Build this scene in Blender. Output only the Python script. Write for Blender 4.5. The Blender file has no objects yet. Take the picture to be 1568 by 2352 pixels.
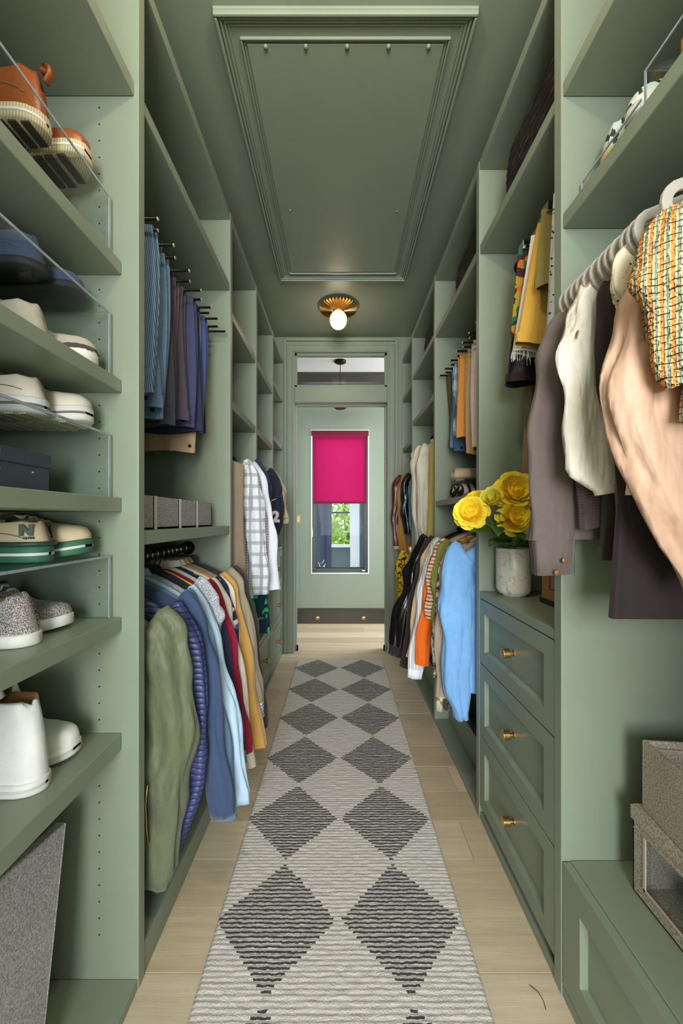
import bpy, math, random
from mathutils import Vector, Matrix, noise

# ------------------------------------------------------------------ camera, world, lights, exposure
scene = bpy.context.scene
COL = scene.collection
F = 900.0; CH = 1.28; VX, VY = 781.0, 1193.0          # focal length in pixels, eye height, vanishing point

cam_data = bpy.data.cameras.new('camera')
cam_data.sensor_fit = 'VERTICAL'; cam_data.sensor_height = 36.0
cam_data.lens = F / 2352 * 36.0
cam_data.shift_x = (784 - VX) / 2352.0
cam_data.shift_y = (VY - 1176) / 2352.0
cam_data.clip_start = 0.02
cam = bpy.data.objects.new('camera', cam_data); COL.objects.link(cam)
cam.location = (0, 0, CH); cam.rotation_euler = (math.pi / 2, 0, 0)
scene.camera = cam

scene.view_settings.view_transform = 'Standard'
scene.view_settings.look = 'None'
scene.view_settings.gamma = 1.0
scene.view_settings.use_curve_mapping = False
scene.view_settings.exposure = 0.40

world = bpy.data.worlds.new('world'); scene.world = world
world.use_nodes = True
bgn = world.node_tree.nodes['Background']
bgn.inputs[0].default_value = (0.80, 0.90, 1.0, 1); bgn.inputs[1].default_value = 3.2

def area(name, loc, rot, sx, sy, power, color):
    l = bpy.data.lights.new(name, 'AREA'); l.shape = 'RECTANGLE'; l.size = sx; l.size_y = sy
    l.energy = power; l.color = color
    o = bpy.data.objects.new(name, l); COL.objects.link(o); o.location = loc; o.rotation_euler = rot
    return o
# added area light at an invented window in the wall behind the camera
area('rear_fill_light', (0.0, -3.15, 1.75), (math.pi / 2, 0, 0), 1.8, 2.0, 190, (0.96, 1.0, 0.99))
# added area light at the hall's unseen end, left open for light
area('hall_fill_light', (1.55, 4.35, 1.7), (0, math.pi / 2, 0), 2.0, 0.8, 26, (1.0, 0.96, 0.95))
LAMP_WATTS = 20.0

# ------------------------------------------------------------------ helpers
def lin(c):
    return tuple(((v / 255) / 12.92 if v / 255 <= 0.04045 else (((v / 255) + 0.055) / 1.055) ** 2.4) for v in c) + (1.0,)

class NT:
    """small node-tree builder"""
    def __init__(s, name):
        s.m = bpy.data.materials.new(name); s.m.use_nodes = True
        s.t = s.m.node_tree; s.b = s.t.nodes['Principled BSDF']; s._c = None
    def n(s, t, **kw):
        o = s.t.nodes.new(t)
        for k, v in kw.items(): setattr(o, k, v)
        return o
    def l(s, a, b): s.t.links.new(a, b)
    def put(s, sock, v):
        if hasattr(v, 'is_linked') or hasattr(v, 'links'): s.l(v, sock)
        else: sock.default_value = v
    def co(s):
        if not s._c: s._c = s.n('ShaderNodeTexCoord').outputs['Object']
        return s._c
    def mapped(s, sc):
        mp = s.n('ShaderNodeMapping'); s.l(s.co(), mp.inputs[0]); mp.inputs['Scale'].default_value = sc
        return mp.outputs[0]
    def xyz(s, vec=None):
        q = s.n('ShaderNodeSeparateXYZ'); s.l(vec or s.co(), q.inputs[0]); return q.outputs
    def math(s, op, a, b=None, c=None):
        q = s.n('ShaderNodeMath', operation=op); s.put(q.inputs[0], a)
        if b is not None: s.put(q.inputs[1], b)
        if c is not None: s.put(q.inputs[2], c)
        return q.outputs[0]
    def noise(s, scale, detail=3, vec=None, rough=0.55):
        q = s.n('ShaderNodeTexNoise'); s.l(vec or s.co(), q.inputs['Vector'])
        q.inputs['Scale'].default_value = scale; q.inputs['Detail'].default_value = detail; q.inputs['Roughness'].default_value = rough
        return q.outputs['Fac']
    def voro(s, scale, vec=None, out='Distance', feature='F1', rnd=1.0):
        q = s.n('ShaderNodeTexVoronoi', feature=feature); s.l(vec or s.co(), q.inputs['Vector'])
        q.inputs['Scale'].default_value = scale; q.inputs['Randomness'].default_value = rnd
        return q.outputs[out]
    def ramp(s, fac, stops, interp='LINEAR'):
        q = s.n('ShaderNodeValToRGB'); q.color_ramp.interpolation = interp
        e = q.color_ramp.elements
        while len(e) < len(stops): e.new(0.5)
        for i, (p, c) in enumerate(stops): e[i].position = p; e[i].color = c
        s.put(q.inputs[0], fac); return q.outputs[0]
    def mix(s, fac, a, b, blend='MIX'):
        q = s.n('ShaderNodeMix', data_type='RGBA', blend_type=blend)
        s.put(q.inputs[0], fac); s.put(q.inputs[6], a); s.put(q.inputs[7], b); return q.outputs[2]
    def bump(s, h, strength=0.3, dist=0.01, prev=None):
        q = s.n('ShaderNodeBump'); q.inputs['Strength'].default_value = strength; q.inputs['Distance'].default_value = dist
        s.l(h, q.inputs['Height'])
        if prev is not None: s.l(prev, q.inputs['Normal'])
        return q.outputs[0]
    def done(s, color=None, rough=0.5, normal=None, metal=0.0, spec=None, sheen=None):
        if color is not None: s.put(s.b.inputs['Base Color'], color)
        s.put(s.b.inputs['Roughness'], rough); s.b.inputs['Metallic'].default_value = metal
        if normal is not None: s.l(normal, s.b.inputs['Normal'])
        if spec is not None: s.b.inputs['Specular IOR Level'].default_value = spec
        if sheen: s.b.inputs['Sheen Weight'].default_value = sheen
        return s.m

def hsv_shift(c, f): return tuple(max(0, min(1, v * f)) for v in c[:3]) + (1,)

_cache = {}
def paint(name, rgb, rough=0.42, sc=9):
    k = ('p', name)
    if k in _cache: return _cache[k]
    t = NT(name); c = lin(rgb)
    v = t.noise(sc, 4)
    col = t.mix(v, hsv_shift(c, 0.96), hsv_shift(c, 1.04))
    bp = t.bump(t.noise(160, 2), 0.06, 0.002)
    _cache[k] = t.done(col, rough, bp); return _cache[k]
def plain(name, rgb, rough=0.5, metal=0.0, spec=None, var=0.06, bump=0.1, bsc=120):
    k = ('q', name)
    if k in _cache: return _cache[k]
    t = NT(name); c = lin(rgb)
    col = t.mix(t.noise(25, 3), hsv_shift(c, 1 - var), hsv_shift(c, 1 + var))
    _cache[k] = t.done(col, rough, t.bump(t.noise(bsc, 3), bump, 0.003), metal, spec); return _cache[k]
def fabric(name, rgb, rough=0.85, fold=0.5, weave=0.25, wsc=420, var=0.12, sheen=0.15, fsc=(14, 14, 3.2)):
    k = ('f', name)
    if k in _cache: return _cache[k]
    t = NT(name); c = lin(rgb)
    col = t.mix(t.noise(40, 4), hsv_shift(c, 1 - var), hsv_shift(c, 1 + var))
    b1 = t.bump(t.noise(1.0, 3, t.mapped(fsc)), fold, 0.03)
    b2 = t.bump(t.noise(wsc, 2), weave, 0.002, b1)
    _cache[k] = t.done(col, rough, b2, 0, 0.25, sheen); return _cache[k]
def patterned(name, fn, rough=0.85, fold=0.4, weave=0.2, wsc=420, sheen=0.1):
    """fn(t) -> colour socket"""
    t = NT(name); col = fn(t)
    b1 = t.bump(t.noise(1.0, 3, t.mapped((14, 14, 3.2))), fold, 0.03)
    b2 = t.bump(t.noise(wsc, 2), weave, 0.002, b1)
    return t.done(col, rough, b2, 0, 0.25, sheen)

class MB:
    """mesh collector"""
    def __init__(s): s.v = []; s.f = []
    def box(s, x0, x1, y0, y1, z0, z1):
        b = len(s.v)
        s.v += [(x, y, z) for z in (z0, z1) for y in (y0, y1) for x in (x0, x1)]
        s.f += [tuple(b + i for i in q) for q in ((0, 2, 3, 1), (4, 5, 7, 6), (0, 1, 5, 4), (2, 6, 7, 3), (0, 4, 6, 2), (1, 3, 7, 5))]
        return s
    def loft(s, rings, cap=True, closed=True):
        b = len(s.v); n = len(rings[0])
        for r in rings: s.v += [tuple(p) for p in r]
        m = n if closed else n - 1
        for i in range(len(rings) - 1):
            for j in range(m):
                k = (j + 1) % n
                s.f.append((b + i * n + j, b + i * n + k, b + (i + 1) * n + k, b + (i + 1) * n + j))
        if cap and closed:
            s.f.append(tuple(b + j for j in reversed(range(n))))
            s.f.append(tuple(b + (len(rings) - 1) * n + j for j in range(n)))
        return s
    def tube(s, pts, r, n=8, closed=False, cap=True):
        pts = [Vector(p) for p in pts]; N = len(pts)
        rs = r if isinstance(r, (list, tuple)) else [r] * N
        rings = []; up = None
        for i in range(N):
            a = pts[(i - 1) % N] if (closed or i > 0) else pts[i]
            c = pts[(i + 1) % N] if (closed or i < N - 1) else pts[i]
            t = (c - a).normalized()
            if up is None:
                up = Vector((0, 0, 1)) if abs(t.z) < 0.9 else Vector((1, 0, 0))
            x = t.cross(up)
            if x.length < 1e-6: x = t.orthogonal()
            x.normalize(); up = x.cross(t).normalized()
            rings.append([pts[i] + (x * math.cos(2 * math.pi * j / n) + up * math.sin(2 * math.pi * j / n)) * rs[i] for j in range(n)])
        if closed:
            rings.append(rings[0]); return s.loft(rings, cap=False)
        return s.loft(rings, cap)
    def lathe(s, prof, n=24, o=(0, 0, 0), axis='z', cap=True):
        rings = []
        for r, h in prof:
            ring = []
            for j in range(n):
                a = 2 * math.pi * j / n; c, q = r * math.cos(a), r * math.sin(a)
                p = (c, q, h) if axis == 'z' else ((h, c, q) if axis == 'x' else (q, h, c))
                ring.append((p[0] + o[0], p[1] + o[1], p[2] + o[2]))
            rings.append(ring)
        return s.loft(rings, cap)
    def prism(s, outline, axis, a0, a1):
        """outline of 2-D points extruded along an axis; axis 'x': points are (y,z); 'y': (x,z); 'z': (x,y)"""
        def mk(p, a): return (a, p[0], p[1]) if axis == 'x' else ((p[0], a, p[1]) if axis == 'y' else (p[0], p[1], a))
        return s.loft([[mk(p, a0) for p in outline], [mk(p, a1) for p in outline]])
    def xf(s, M):
        s.v = [tuple(M @ Vector(p)) for p in s.v]; return s
    def mesh(s, name, mat, smooth=False, loc=(0, 0, 0)):
        me = bpy.data.meshes.new(name)
        me.from_pydata([(p[0] - loc[0], p[1] - loc[1], p[2] - loc[2]) for p in s.v], [], s.f)
        import bmesh
        bm = bmesh.new(); bm.from_mesh(me)
        bmesh.ops.recalc_face_normals(bm, faces=bm.faces); bm.to_mesh(me); bm.free()
        if smooth: me.polygons.foreach_set('use_smooth', [True] * len(me.polygons))
        me.materials.append(mat)
        return me

def tag(o, label=None, cat=None, group=None, kind=None):
    if label: o['label'] = label
    if cat: o['category'] = cat
    if group: o['group'] = group
    if kind: o['kind'] = kind
    return o
def empty(name, loc=(0, 0, 0), rz=0.0, label=None, cat=None, group=None, kind=None):
    o = bpy.data.objects.new(name, None); COL.objects.link(o)
    o.location = loc; o.rotation_euler = (0, 0, rz); o.empty_display_size = 0.05
    return tag(o, label, cat, group, kind)
def obj(name, mesh, parent=None, loc=(0, 0, 0), rot=(0, 0, 0), bevel=0, label=None):
    o = bpy.data.objects.new(name, mesh); COL.objects.link(o)
    o.location = loc; o.rotation_euler = rot
    if parent is not None: o.parent = parent
    if bevel:
        m = o.modifiers.new('bevel', 'BEVEL'); m.width = bevel; m.segments = 2; m.limit_method = 'ANGLE'
    if label: o['label'] = label
    return o
def wpart(name, mb, mat, root, smooth=False, bevel=0, label=None):
    """mesh given in world coordinates, parented to a root (or a part of a root) without rotation"""
    base = Vector((0, 0, 0)); p = root
    while p is not None: base += Vector(p.location); p = p.parent
    return obj(name, mb.mesh(name, mat, smooth, base), root, bevel=bevel, label=label)
def single(name, mb, mat, loc=None, smooth=False, bevel=0, **kw):
    loc = loc or (0, 0, 0)
    o = obj(name, mb.mesh(name, mat, smooth, loc), None, loc, bevel=bevel)
    return tag(o, kw.get('label'), kw.get('cat'), kw.get('group'), kw.get('kind'))
def copy_tree(o, parent=None, loc=None, rz=None):
    c = o.copy(); COL.objects.link(c)
    if parent is not None: c.parent = parent
    if loc is not None: c.location = loc
    if rz is not None: c.rotation_euler = (0, 0, rz)
    for ch in [q for q in bpy.data.objects if q.parent is o]: copy_tree(ch, c)
    return c
def text_mesh(body, size, mat, extrude=0.0006, bold=0.0):
    cu = bpy.data.curves.new('txt', 'FONT'); cu.body = body; cu.size = size; cu.extrude = extrude
    cu.align_x = 'CENTER'; cu.align_y = 'CENTER'; cu.offset = bold
    tmp = bpy.data.objects.new('txt', cu); COL.objects.link(tmp)
    dg = bpy.context.evaluated_depsgraph_get()
    me = bpy.data.meshes.new_from_object(tmp.evaluated_get(dg))
    bpy.data.objects.remove(tmp); me.materials.clear(); me.materials.append(mat)
    return me
def sstep(a, b, x):
    t = max(0.0, min(1.0, (x - a) / (b - a))); return t * t * (3 - 2 * t)
def lerp(a, b, t): return a + (b - a) * t
# ------------------------------------------------------------------ base materials
SAGE = (132, 142, 125)
GREEN = paint('sage_green_paint', SAGE)
WALLGREEN = paint('sage_green_wall_paint', SAGE, 0.5)
WHITECEIL = paint('white_ceiling_paint', (215, 208, 206), 0.7)
DARKTRIM = paint('dark_bronze_trim_paint', (58, 52, 44), 0.4)
BRASS = plain('brushed_brass', (214, 174, 112), 0.28, 1.0, var=0.05, bump=0.05)
CHROME = plain('chrome', (215, 215, 215), 0.12, 1.0, var=0.02, bump=0.0)
BLACKMETAL = plain('black_metal', (22, 21, 20), 0.35, 0.4, var=0.1)
WHITEPAINT = plain('white_frame_paint', (222, 226, 222), 0.4, var=0.02)

def clear_mat(name, tint=(0.96, 0.98, 0.98), rough=0.02, ior=1.45, base=0.03, const=0.02):
    t = NT(name); nt = t.t
    tr = t.n('ShaderNodeBsdfTransparent'); tr.inputs[0].default_value = tint + (1,)
    gl = t.n('ShaderNodeBsdfGlossy'); gl.inputs['Roughness'].default_value = rough
    lw = t.n('ShaderNodeLayerWeight'); lw.inputs[0].default_value = 0.5
    nz = t.noise(3, 1)
    f = t.math('ADD', t.math('MULTIPLY', t.math('POWER', lw.outputs['Facing'], 4.0), 0.45), t.math('ADD', t.math('MULTIPLY', nz, base), const))
    mx = t.n('ShaderNodeMixShader'); t.l(f, mx.inputs[0]); t.l(tr.outputs[0], mx.inputs[1]); t.l(gl.outputs[0], mx.inputs[2])
    out = [q for q in nt.nodes if q.type == 'OUTPUT_MATERIAL'][0]
    t.l(mx.outputs[0], out.inputs[0]); nt.nodes.remove(t.b)
    return t.m
GLASS = clear_mat('window_glass', base=0.002, const=0.001)
ACRYLIC = clear_mat('clear_acrylic', (0.95, 0.97, 0.97), 0.03, 1.49, 0.06)
ACRYLEDGE = plain('acrylic_edge_highlight', (150, 160, 172), 0.12, var=0.5, bump=0.3, bsc=60)  # pale strips with the bright edge highlights put into their colour

# ------------------------------------------------------------------ room shell
XL, XR = -0.548, 0.594                    # cabinet fronts
XLB, XRB = -1.055, 1.065                    # walls behind the cabinets
CEIL = 3.037; YW = 3.78; YB = -3.20       # ceiling height, doorway wall, wall behind the camera
YH0, YH1 = 3.90, 4.82                     # hall beyond the doorway
HC = 3.06
def struct(name, mb, mat, **kw):
    return single(name, mb, mat, kind='structure', **kw)

# floor: subfloor and single oak planks laid across the aisle
floor = struct('floor', MB().box(-1.7, 1.7, YB, YH1 + 0.1, -0.06, -0.012), plain('subfloor', (120, 105, 85), 0.7))
def plank_mat(i):
    t = NT('oak_plank_%d' % i)
    tones = [(214, 194, 164), (204, 184, 154), (218, 200, 172), (198, 176, 146)]
    c = lin(tones[i])
    v1 = t.noise(1.0, 5, t.mapped((2.2, 30, 10)), 0.65)
    v2 = t.noise(1.0, 3, t.mapped((9, 260, 20)))
    col = t.mix(t.ramp(v1, [(0.35, (0, 0, 0, 1)), (0.68, (1, 1, 1, 1))]), hsv_shift(c, 1.10), hsv_shift(c, 0.80))
    col = t.mix(t.math('MULTIPLY', v2, 0.35), col, hsv_shift(c, 0.66))
    return t.done(col, 0.5, t.bump(v2, 0.12, 0.002))
PL = [plank_mat(i) for i in range(4)]
rnd = random.Random(4)
y = 0.55; pw = 0.185; k = 0
while y < YH1:
    cuts = [-1.69 if y > 3.75 else XLB] + sorted(rnd.uniform(-0.9, 0.9) for _ in range(1)) + [1.69 if y > 3.75 else XRB]
    y1 = min(y + pw, YH1 + 0.05)
    for a, b in zip(cuts, cuts[1:]):
        me = MB().box(a + 0.0006, b - 0.0006, y + 0.0006, y1 - 0.0006, -0.012, 0).mesh('plank', PL[rnd.choice((0, 0, 1, 1, 2, 3))], loc=((a + b) / 2, y, 0))
        obj('plank', me, floor, ((a + b) / 2, y, 0), bevel=0.0008)
    y += pw
struct('floor_entry', MB().box(-1.7, 1.7, YB, 0.5494, -0.012, 0), PL[1])

struct('wall_left', MB().box(XLB - 0.08, XLB, YB, YW, -0.01, CEIL), WALLGREEN)
struct('wall_right', MB().box(XRB, XRB + 0.08, YB, YW, -0.01, CEIL), WALLGREEN)
struct('ceiling', MB().box(XLB - 0.08, XRB + 0.08, YB, YW, CEIL, CEIL + 0.06), paint('sage_green_ceiling_paint', SAGE, 0.4))
# wall behind the camera with an invented window added around the fill light
wb = MB(); bx0, bx1, bz0, bz1 = -0.93, 0.93, 0.72, 2.78
wb.box(XLB - 0.08, bx0, YB - 0.1, YB, 0, CEIL); wb.box(bx1, XRB + 0.08, YB - 0.1, YB, 0, CEIL)
wb.box(bx0, bx1, YB - 0.1, YB, 0, bz0); wb.box(bx0, bx1, YB - 0.1, YB, bz1, CEIL)
struct('wall_back', wb, WALLGREEN)
w2 = struct('added_window', MB().box(bx0, bx1, YB - 0.08, YB - 0.02, bz0, bz0 + 0.05).box(bx0, bx1, YB - 0.08, YB - 0.02, bz1 - 0.05, bz1)
            .box(bx0, bx0 + 0.05, YB - 0.08, YB - 0.02, bz0, bz1).box(bx1 - 0.05, bx1, YB - 0.08, YB - 0.02, bz0, bz1), WHITEPAINT)

# doorway wall with door opening and transom
OX0, OX1 = -0.439, 0.451; OZ = 2.405; TZ0, TZ1 = 2.56, 2.889
wf = MB()
wf.box(XLB - 0.08, OX0, YW, YH0, 0, CEIL + 0.1); wf.box(OX1, XRB + 0.08, YW, YH0, 0, CEIL + 0.1)
wf.box(OX0, OX1, YW, YH0, OZ, TZ0); wf.box(OX0, OX1, YW, YH0, TZ1, CEIL + 0.1)
struct('wall_front', wf, WALLGREEN)
def frame_boxes(x0, x1, z0, z1, w, y0, y1, bottom=True):
    m = MB()
    m.box(x0 - w, x0, y0, y1, z0 - (w if bottom else 0), z1 + w); m.box(x1, x1 + w, y0, y1, z0 - (w if bottom else 0), z1 + w)
    m.box(x0, x1, y0, y1, z1, z1 + w)
    if bottom: m.box(x0, x1, y0, y1, z0 - w, z0)
    return m
cas = struct('trim_1', frame_boxes(OX0 + 0.0, OX1 - 0.0, 0.0, TZ1, 0.100, YW - 0.018, YW, False), GREEN, bevel=0.003)
def addtrim(name, m): return wpart(name, m, GREEN, cas, bevel=0.003)
m = frame_boxes(OX0 - 0.075, OX1 + 0.075, 0.0, TZ1 + 0.100, 0.024, YW - 0.036, YW - 0.018, False); addtrim('back_band', m)
m = frame_boxes(OX0 - 0.060, OX1 + 0.060, 0.0, TZ1 + 0.062, 0.010, YW - 0.026, YW - 0.018, False); addtrim('bead', m)
m = frame_boxes(OX0 - 0.006, OX1 + 0.006, 0.0, TZ1 + 0.006, 0.014, YW - 0.028, YW - 0.018, False); addtrim('bead', m)
addtrim('transom_bar', MB().box(OX0 + 0.001, OX1 - 0.001, YW - 0.012, YW, OZ + 0.012, TZ0 - 0.01))
addtrim('transom_bar_bead', MB().box(OX0 + 0.001, OX1 - 0.001, YW - 0.022, YW, OZ + 0.0, OZ + 0.014))
m = MB()
for (x0, x1, z0, z1) in ((OX0, OX1, TZ0, TZ1),):
    w = 0.020
    m.box(x0, x0 + w, YW + 0.02, YW + 0.06, z0, z1); m.box(x1 - w, x1, YW + 0.02, YW + 0.06, z0, z1)
    m.box(x0, x1, YW + 0.02, YW + 0.06, z0, z0 + w); m.box(x0, x1, YW + 0.02, YW + 0.06, z1 - w, z1)
w3 = struct('window_3', m, GREEN)
wpart('glass_pane', MB().box(OX0 + 0.02, OX1 - 0.02, YW + 0.038, YW + 0.042, TZ0 + 0.02, TZ1 - 0.02), GLASS, w3)
# door stops (inner rebate of the jamb)
m = MB().box(OX0, OX0 + 0.012, YW + 0.05, YH0, 0, OZ).box(OX1 - 0.012, OX1, YW + 0.05, YH0, 0, OZ).box(OX0, OX1, YW + 0.05, YH0, OZ - 0.012, OZ)
struct('trim_2', m, GREEN, bevel=0.002)
for sx, x in ((1, OX0 + 0.012), (-1, OX1 - 0.012)):
    b = MB().box(min(x, x + sx * 0.018), max(x, x + sx * 0.018), YW + 0.03, YW + 0.06, 0.0, 0.035)
    b.lathe([(0.010, 0.035), (0.010, 0.05), (0.006, 0.056)], 10, (x + sx * 0.009, YW + 0.045, 0))
    single('door_stop', b, BLACKMETAL, (x + sx * 0.009, YW + 0.045, 0), label='small black door bumper at the foot of the %s door jamb' % ('left' if sx > 0 else 'right'), cat='door stop', group='black door bumpers', bevel=0.002)

# hall beyond
WX0, WX1, WZ0, WZ1 = -0.359, 0.353, 0.610, 2.383
m = MB(); m.box(-1.7, WX0, YH1, YH1 + 0.14, 0, HC); m.box(WX1, 1.7, YH1, YH1 + 0.14, 0, HC)
m.box(WX0, WX1, YH1, YH1 + 0.14, 0, WZ0); m.box(WX0, WX1, YH1, YH1 + 0.14, WZ1, HC)
struct('wall_hall', m, WALLGREEN)
struct('wall_hall_end', MB().box(-1.78, -1.7, YH0, YH1 + 0.14, -0.01, HC), WALLGREEN)
struct('ceiling_hall', MB().box(-1.78, 1.78, YH0 - 0.02, YH1 + 0.14, HC, HC + 0.06), WHITECEIL)
bb = struct('baseboard_hall', MB().box(-1.69, 1.69, YH1 - 0.018, YH1, 0.0, 0.165), DARKTRIM, bevel=0.002)
wpart('cap_moulding', MB().prism([(YH1, 0.165), (YH1 - 0.026, 0.165), (YH1 - 0.026, 0.175), (YH1 - 0.014, 0.182), (YH1 - 0.008, 0.190), (YH1, 0.190)], 'x', -1.69, 1.69), DARKTRIM, bb)
cr = struct('trim_3', MB().prism([(YH1, 2.94), (YH1 - 0.012, 2.94), (YH1 - 0.018, 2.965), (YH1 - 0.05, 3.0), (YH1 - 0.085, 3.035), (YH1 - 0.09, HC), (YH1, HC)], 'x', -1.69, 1.69), DARKTRIM)
wpart('picture_rail', MB().box(-1.69, 1.69, YH1 - 0.02, YH1, 2.895, 2.915), DARKTRIM, cr)

# hall window: frame, sash, glass
win = struct('window_1', frame_boxes(WX0 + 0.012, WX1 - 0.012, WZ0 + 0.012, WZ1 - 0.012, 0.012, YH1 - 0.006, YH1 + 0.012), WHITEPAINT)
FRAMEB = paint('bronze_window_frame', (58, 66, 58), 0.4)
wpart('window_frame', frame_boxes(WX0 + 0.058, WX1 - 0.058, WZ0 + 0.062, WZ1 - 0.062, 0.046, YH1 + 0.03, YH1 + 0.075), FRAMEB, win, bevel=0.003)
wpart('sash', frame_boxes(WX0 + 0.064, WX1 - 0.064, WZ0 + 0.075, WZ1 - 0.075, 0.012, YH1 + 0.045, YH1 + 0.085), BLACKMETAL, win)
wpart('glass_pane', MB().box(WX0 + 0.06, WX1 - 0.06, YH1 + 0.060, YH1 + 0.064, WZ0 + 0.06, WZ1 - 0.06), GLASS, win)
wpart('sash_lock', MB().box(0.27, 0.31, YH1 + 0.018, YH1 + 0.03, WZ0 + 0.03, WZ0 + 0.045), WHITEPAINT, win)

# roller blind
t = NT('magenta_blind_fabric')
bc = t.mix(t.noise(1.0, 3, t.mapped((40, 40, 400))), lin((196, 30, 92)), lin((222, 44, 112)))
df = t.n('ShaderNodeBsdfDiffuse'); tl = t.n('ShaderNodeBsdfTranslucent'); mx = t.n('ShaderNodeMixShader'); mx.inputs[0].default_value = 0.62
t.l(bc, df.inputs[0]); t.l(bc, tl.inputs[0]); t.l(df.outputs[0], mx.inputs[1]); t.l(tl.outputs[0], mx.inputs[2])
t.l(mx.outputs[0], [q for q in t.t.nodes if q.type == 'OUTPUT_MATERIAL'][0].inputs[0]); t.t.nodes.remove(t.b)
BLIND = t.m
BLINDDK = fabric('dark_wine_blind_trim', (104, 14, 40), 0.7, 0.05, 0.2)
by = YH1 + 0.012
bl = empty('roller_blind', (0, by, 1.475), label='magenta fabric roller blind half lowered over the hall window', cat='blind')
m = MB(); nx, nz = 24, 30
for j in range(nz + 1):
    for i in range(nx + 1):
        m.v.append((lerp(WX0 + 0.03, WX1 - 0.032, i / nx), by + 0.004 * math.sin(i * 0.55 + 0.3 * math.sin(j * .5)) * 0.5, lerp(1.50, 2.33, j / nz)))
for j in range(nz):
    for i in range(nx):
        a = j * (nx + 1) + i; m.f.append((a, a + 1, a + nx + 2, a + nx + 1))
wpart('blind_fabric', m, BLIND, bl, True)
wpart('head_rail', MB().box(WX0 + 0.003, WX1 - 0.003, by - 0.03, by + 0.024, 2.305, 2.370), BLINDDK, bl, bevel=0.004)
wpart('hem_bar', MB().box(WX0 + 0.03, WX1 - 0.032, by - 0.008, by + 0.008, 1.475, 1.503), BLINDDK, bl, bevel=0.003)
cordm = MB().tube([(WX0 + 0.014, by - 0.012, 2.31), (WX0 + 0.012, by - 0.012, 1.6), (WX0 + 0.012, by - 0.012, 1.18)], 0.0025, 6)
cordm.lathe([(0.004, 1.06), (0.009, 1.07), (0.009, 1.13), (0.004, 1.18)], 10, (WX0 + 0.012, by - 0.012, 0))
wpart('pull_cord', cordm, WHITEPAINT, bl)

# brass switch plate and floor-level brass outlets
sw = empty('light_switch', (-0.52, YH1, 1.285), label='square brass light switch plate on the hall wall left of the window', cat='light switch')
wpart('plate', MB().box(-0.556, -0.486, YH1 - 0.006, YH1, 1.226, 1.344), BRASS, sw, bevel=0.002)
wpart('rocker', MB().box(-0.541, -0.501, YH1 - 0.010, YH1 - 0.005, 1.252, 1.318), plain('cream_rocker', (226, 200, 170), 0.4), sw, bevel=0.002)
for s_, px in (('left', 729), ('right', 834)):
    x = (px - VX) * YH1 / F; z = 1.28 - (1419 - VY) * YH1 / F
    q = empty('outlet_cover', (x, YH1 - 0.018, z), label='round brass outlet cover on the dark baseboard, the %s one' % s_, cat='outlet', group='brass baseboard outlets')
    wpart('cover', MB().lathe([(0.0245, YH1 - 0.018), (0.0245, YH1 - 0.021), (0.020, YH1 - 0.025), (0.004, YH1 - 0.026)], 20, (x, 0, z), 'y'), BRASS, q, True)
    wpart('slot', MB().box(x - 0.010, x - 0.005, YH1 - 0.0275, YH1 - 0.025, z - 0.007, z + 0.007).box(x + 0.005, x + 0.010, YH1 - 0.0275, YH1 - 0.025, z - 0.007, z + 0.007), BLACKMETAL, q)

# hall pendant
PB = plain('dark_bronze_metal', (40, 28, 26), 0.35, 0.7)
pd = empty('pendant_lamp', (0, 4.40, 2.52), label='dark bronze drum pendant on a thin rod in the hall', cat='pendant lamp')
wpart('canopy', MB().lathe([(0.066, HC), (0.066, HC - 0.016), (0.05, HC - 0.026), (0.006, HC - 0.03)], 24, (0.0, 4.40, 0)), PB, pd, True)
wpart('rod', MB().tube([(0, 4.40, HC - 0.02), (0, 4.40, 2.60)], 0.004, 8), PB, pd)
wpart('drum', MB().lathe([(0.01, 2.612), (0.068, 2.606), (0.076, 2.59), (0.072, 2.535), (0.05, 2.52), (0.01, 2.518)], 28, (0, 4.40, 0)), PB, pd, True)

# ------------------------------------------------------------------ ceiling hatch with moulded frame
HX0, HX1, HY0, HY1 = -0.437, 0.475, 1.338, 2.848
hf = struct('trim_4', MB().box(HX0, HX1, HY0, HY1, CEIL - 0.012, CEIL), GREEN, bevel=0.003)
def ring(name, ix, w, z0, z1):
    x0, x1, y0, y1 = HX0 + ix, HX1 - ix, HY0 + ix, HY1 - ix
    m = MB(); m.box(x0, x1, y0, y0 + w, z0, z1).box(x0, x1, y1 - w, y1, z0, z1).box(x0, x0 + w, y0 + w, y1 - w, z0, z1).box(x1 - w, x1, y0 + w, y1 - w, z0, z1)
    wpart(name, m, GREEN, hf, bevel=0.004)
ring('outer_moulding', 0.000, 0.012, CEIL - 0.030, CEIL - 0.012)
ring('outer_moulding', 0.016, 0.008, CEIL - 0.024, CEIL - 0.012)
ring('outer_moulding', 0.028, 0.008, CEIL - 0.020, CEIL - 0.012)
ring('outer_moulding', 0.040, 0.006, CEIL - 0.016, CEIL - 0.012)
ring('inner_moulding', 0.074, 0.008, CEIL - 0.024, CEIL - 0.012)
ring('inner_moulding', 0.085, 0.005, CEIL - 0.018, CEIL - 0.012)
IX = 0.092
hatch = empty('attic_hatch', (0.019, 2.09, CEIL - 0.012), label='flat sage green attic hatch panel in the ceiling', cat='hatch', kind='thing')
hatch.location.z = CEIL - 0.018
wpart('panel', MB().box(HX0 + IX + 0.004, HX1 - IX - 0.004, HY0 + IX + 0.004, HY1 - IX - 0.004, CEIL - 0.019, CEIL - 0.0125), GREEN, hatch, bevel=0.002)
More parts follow.
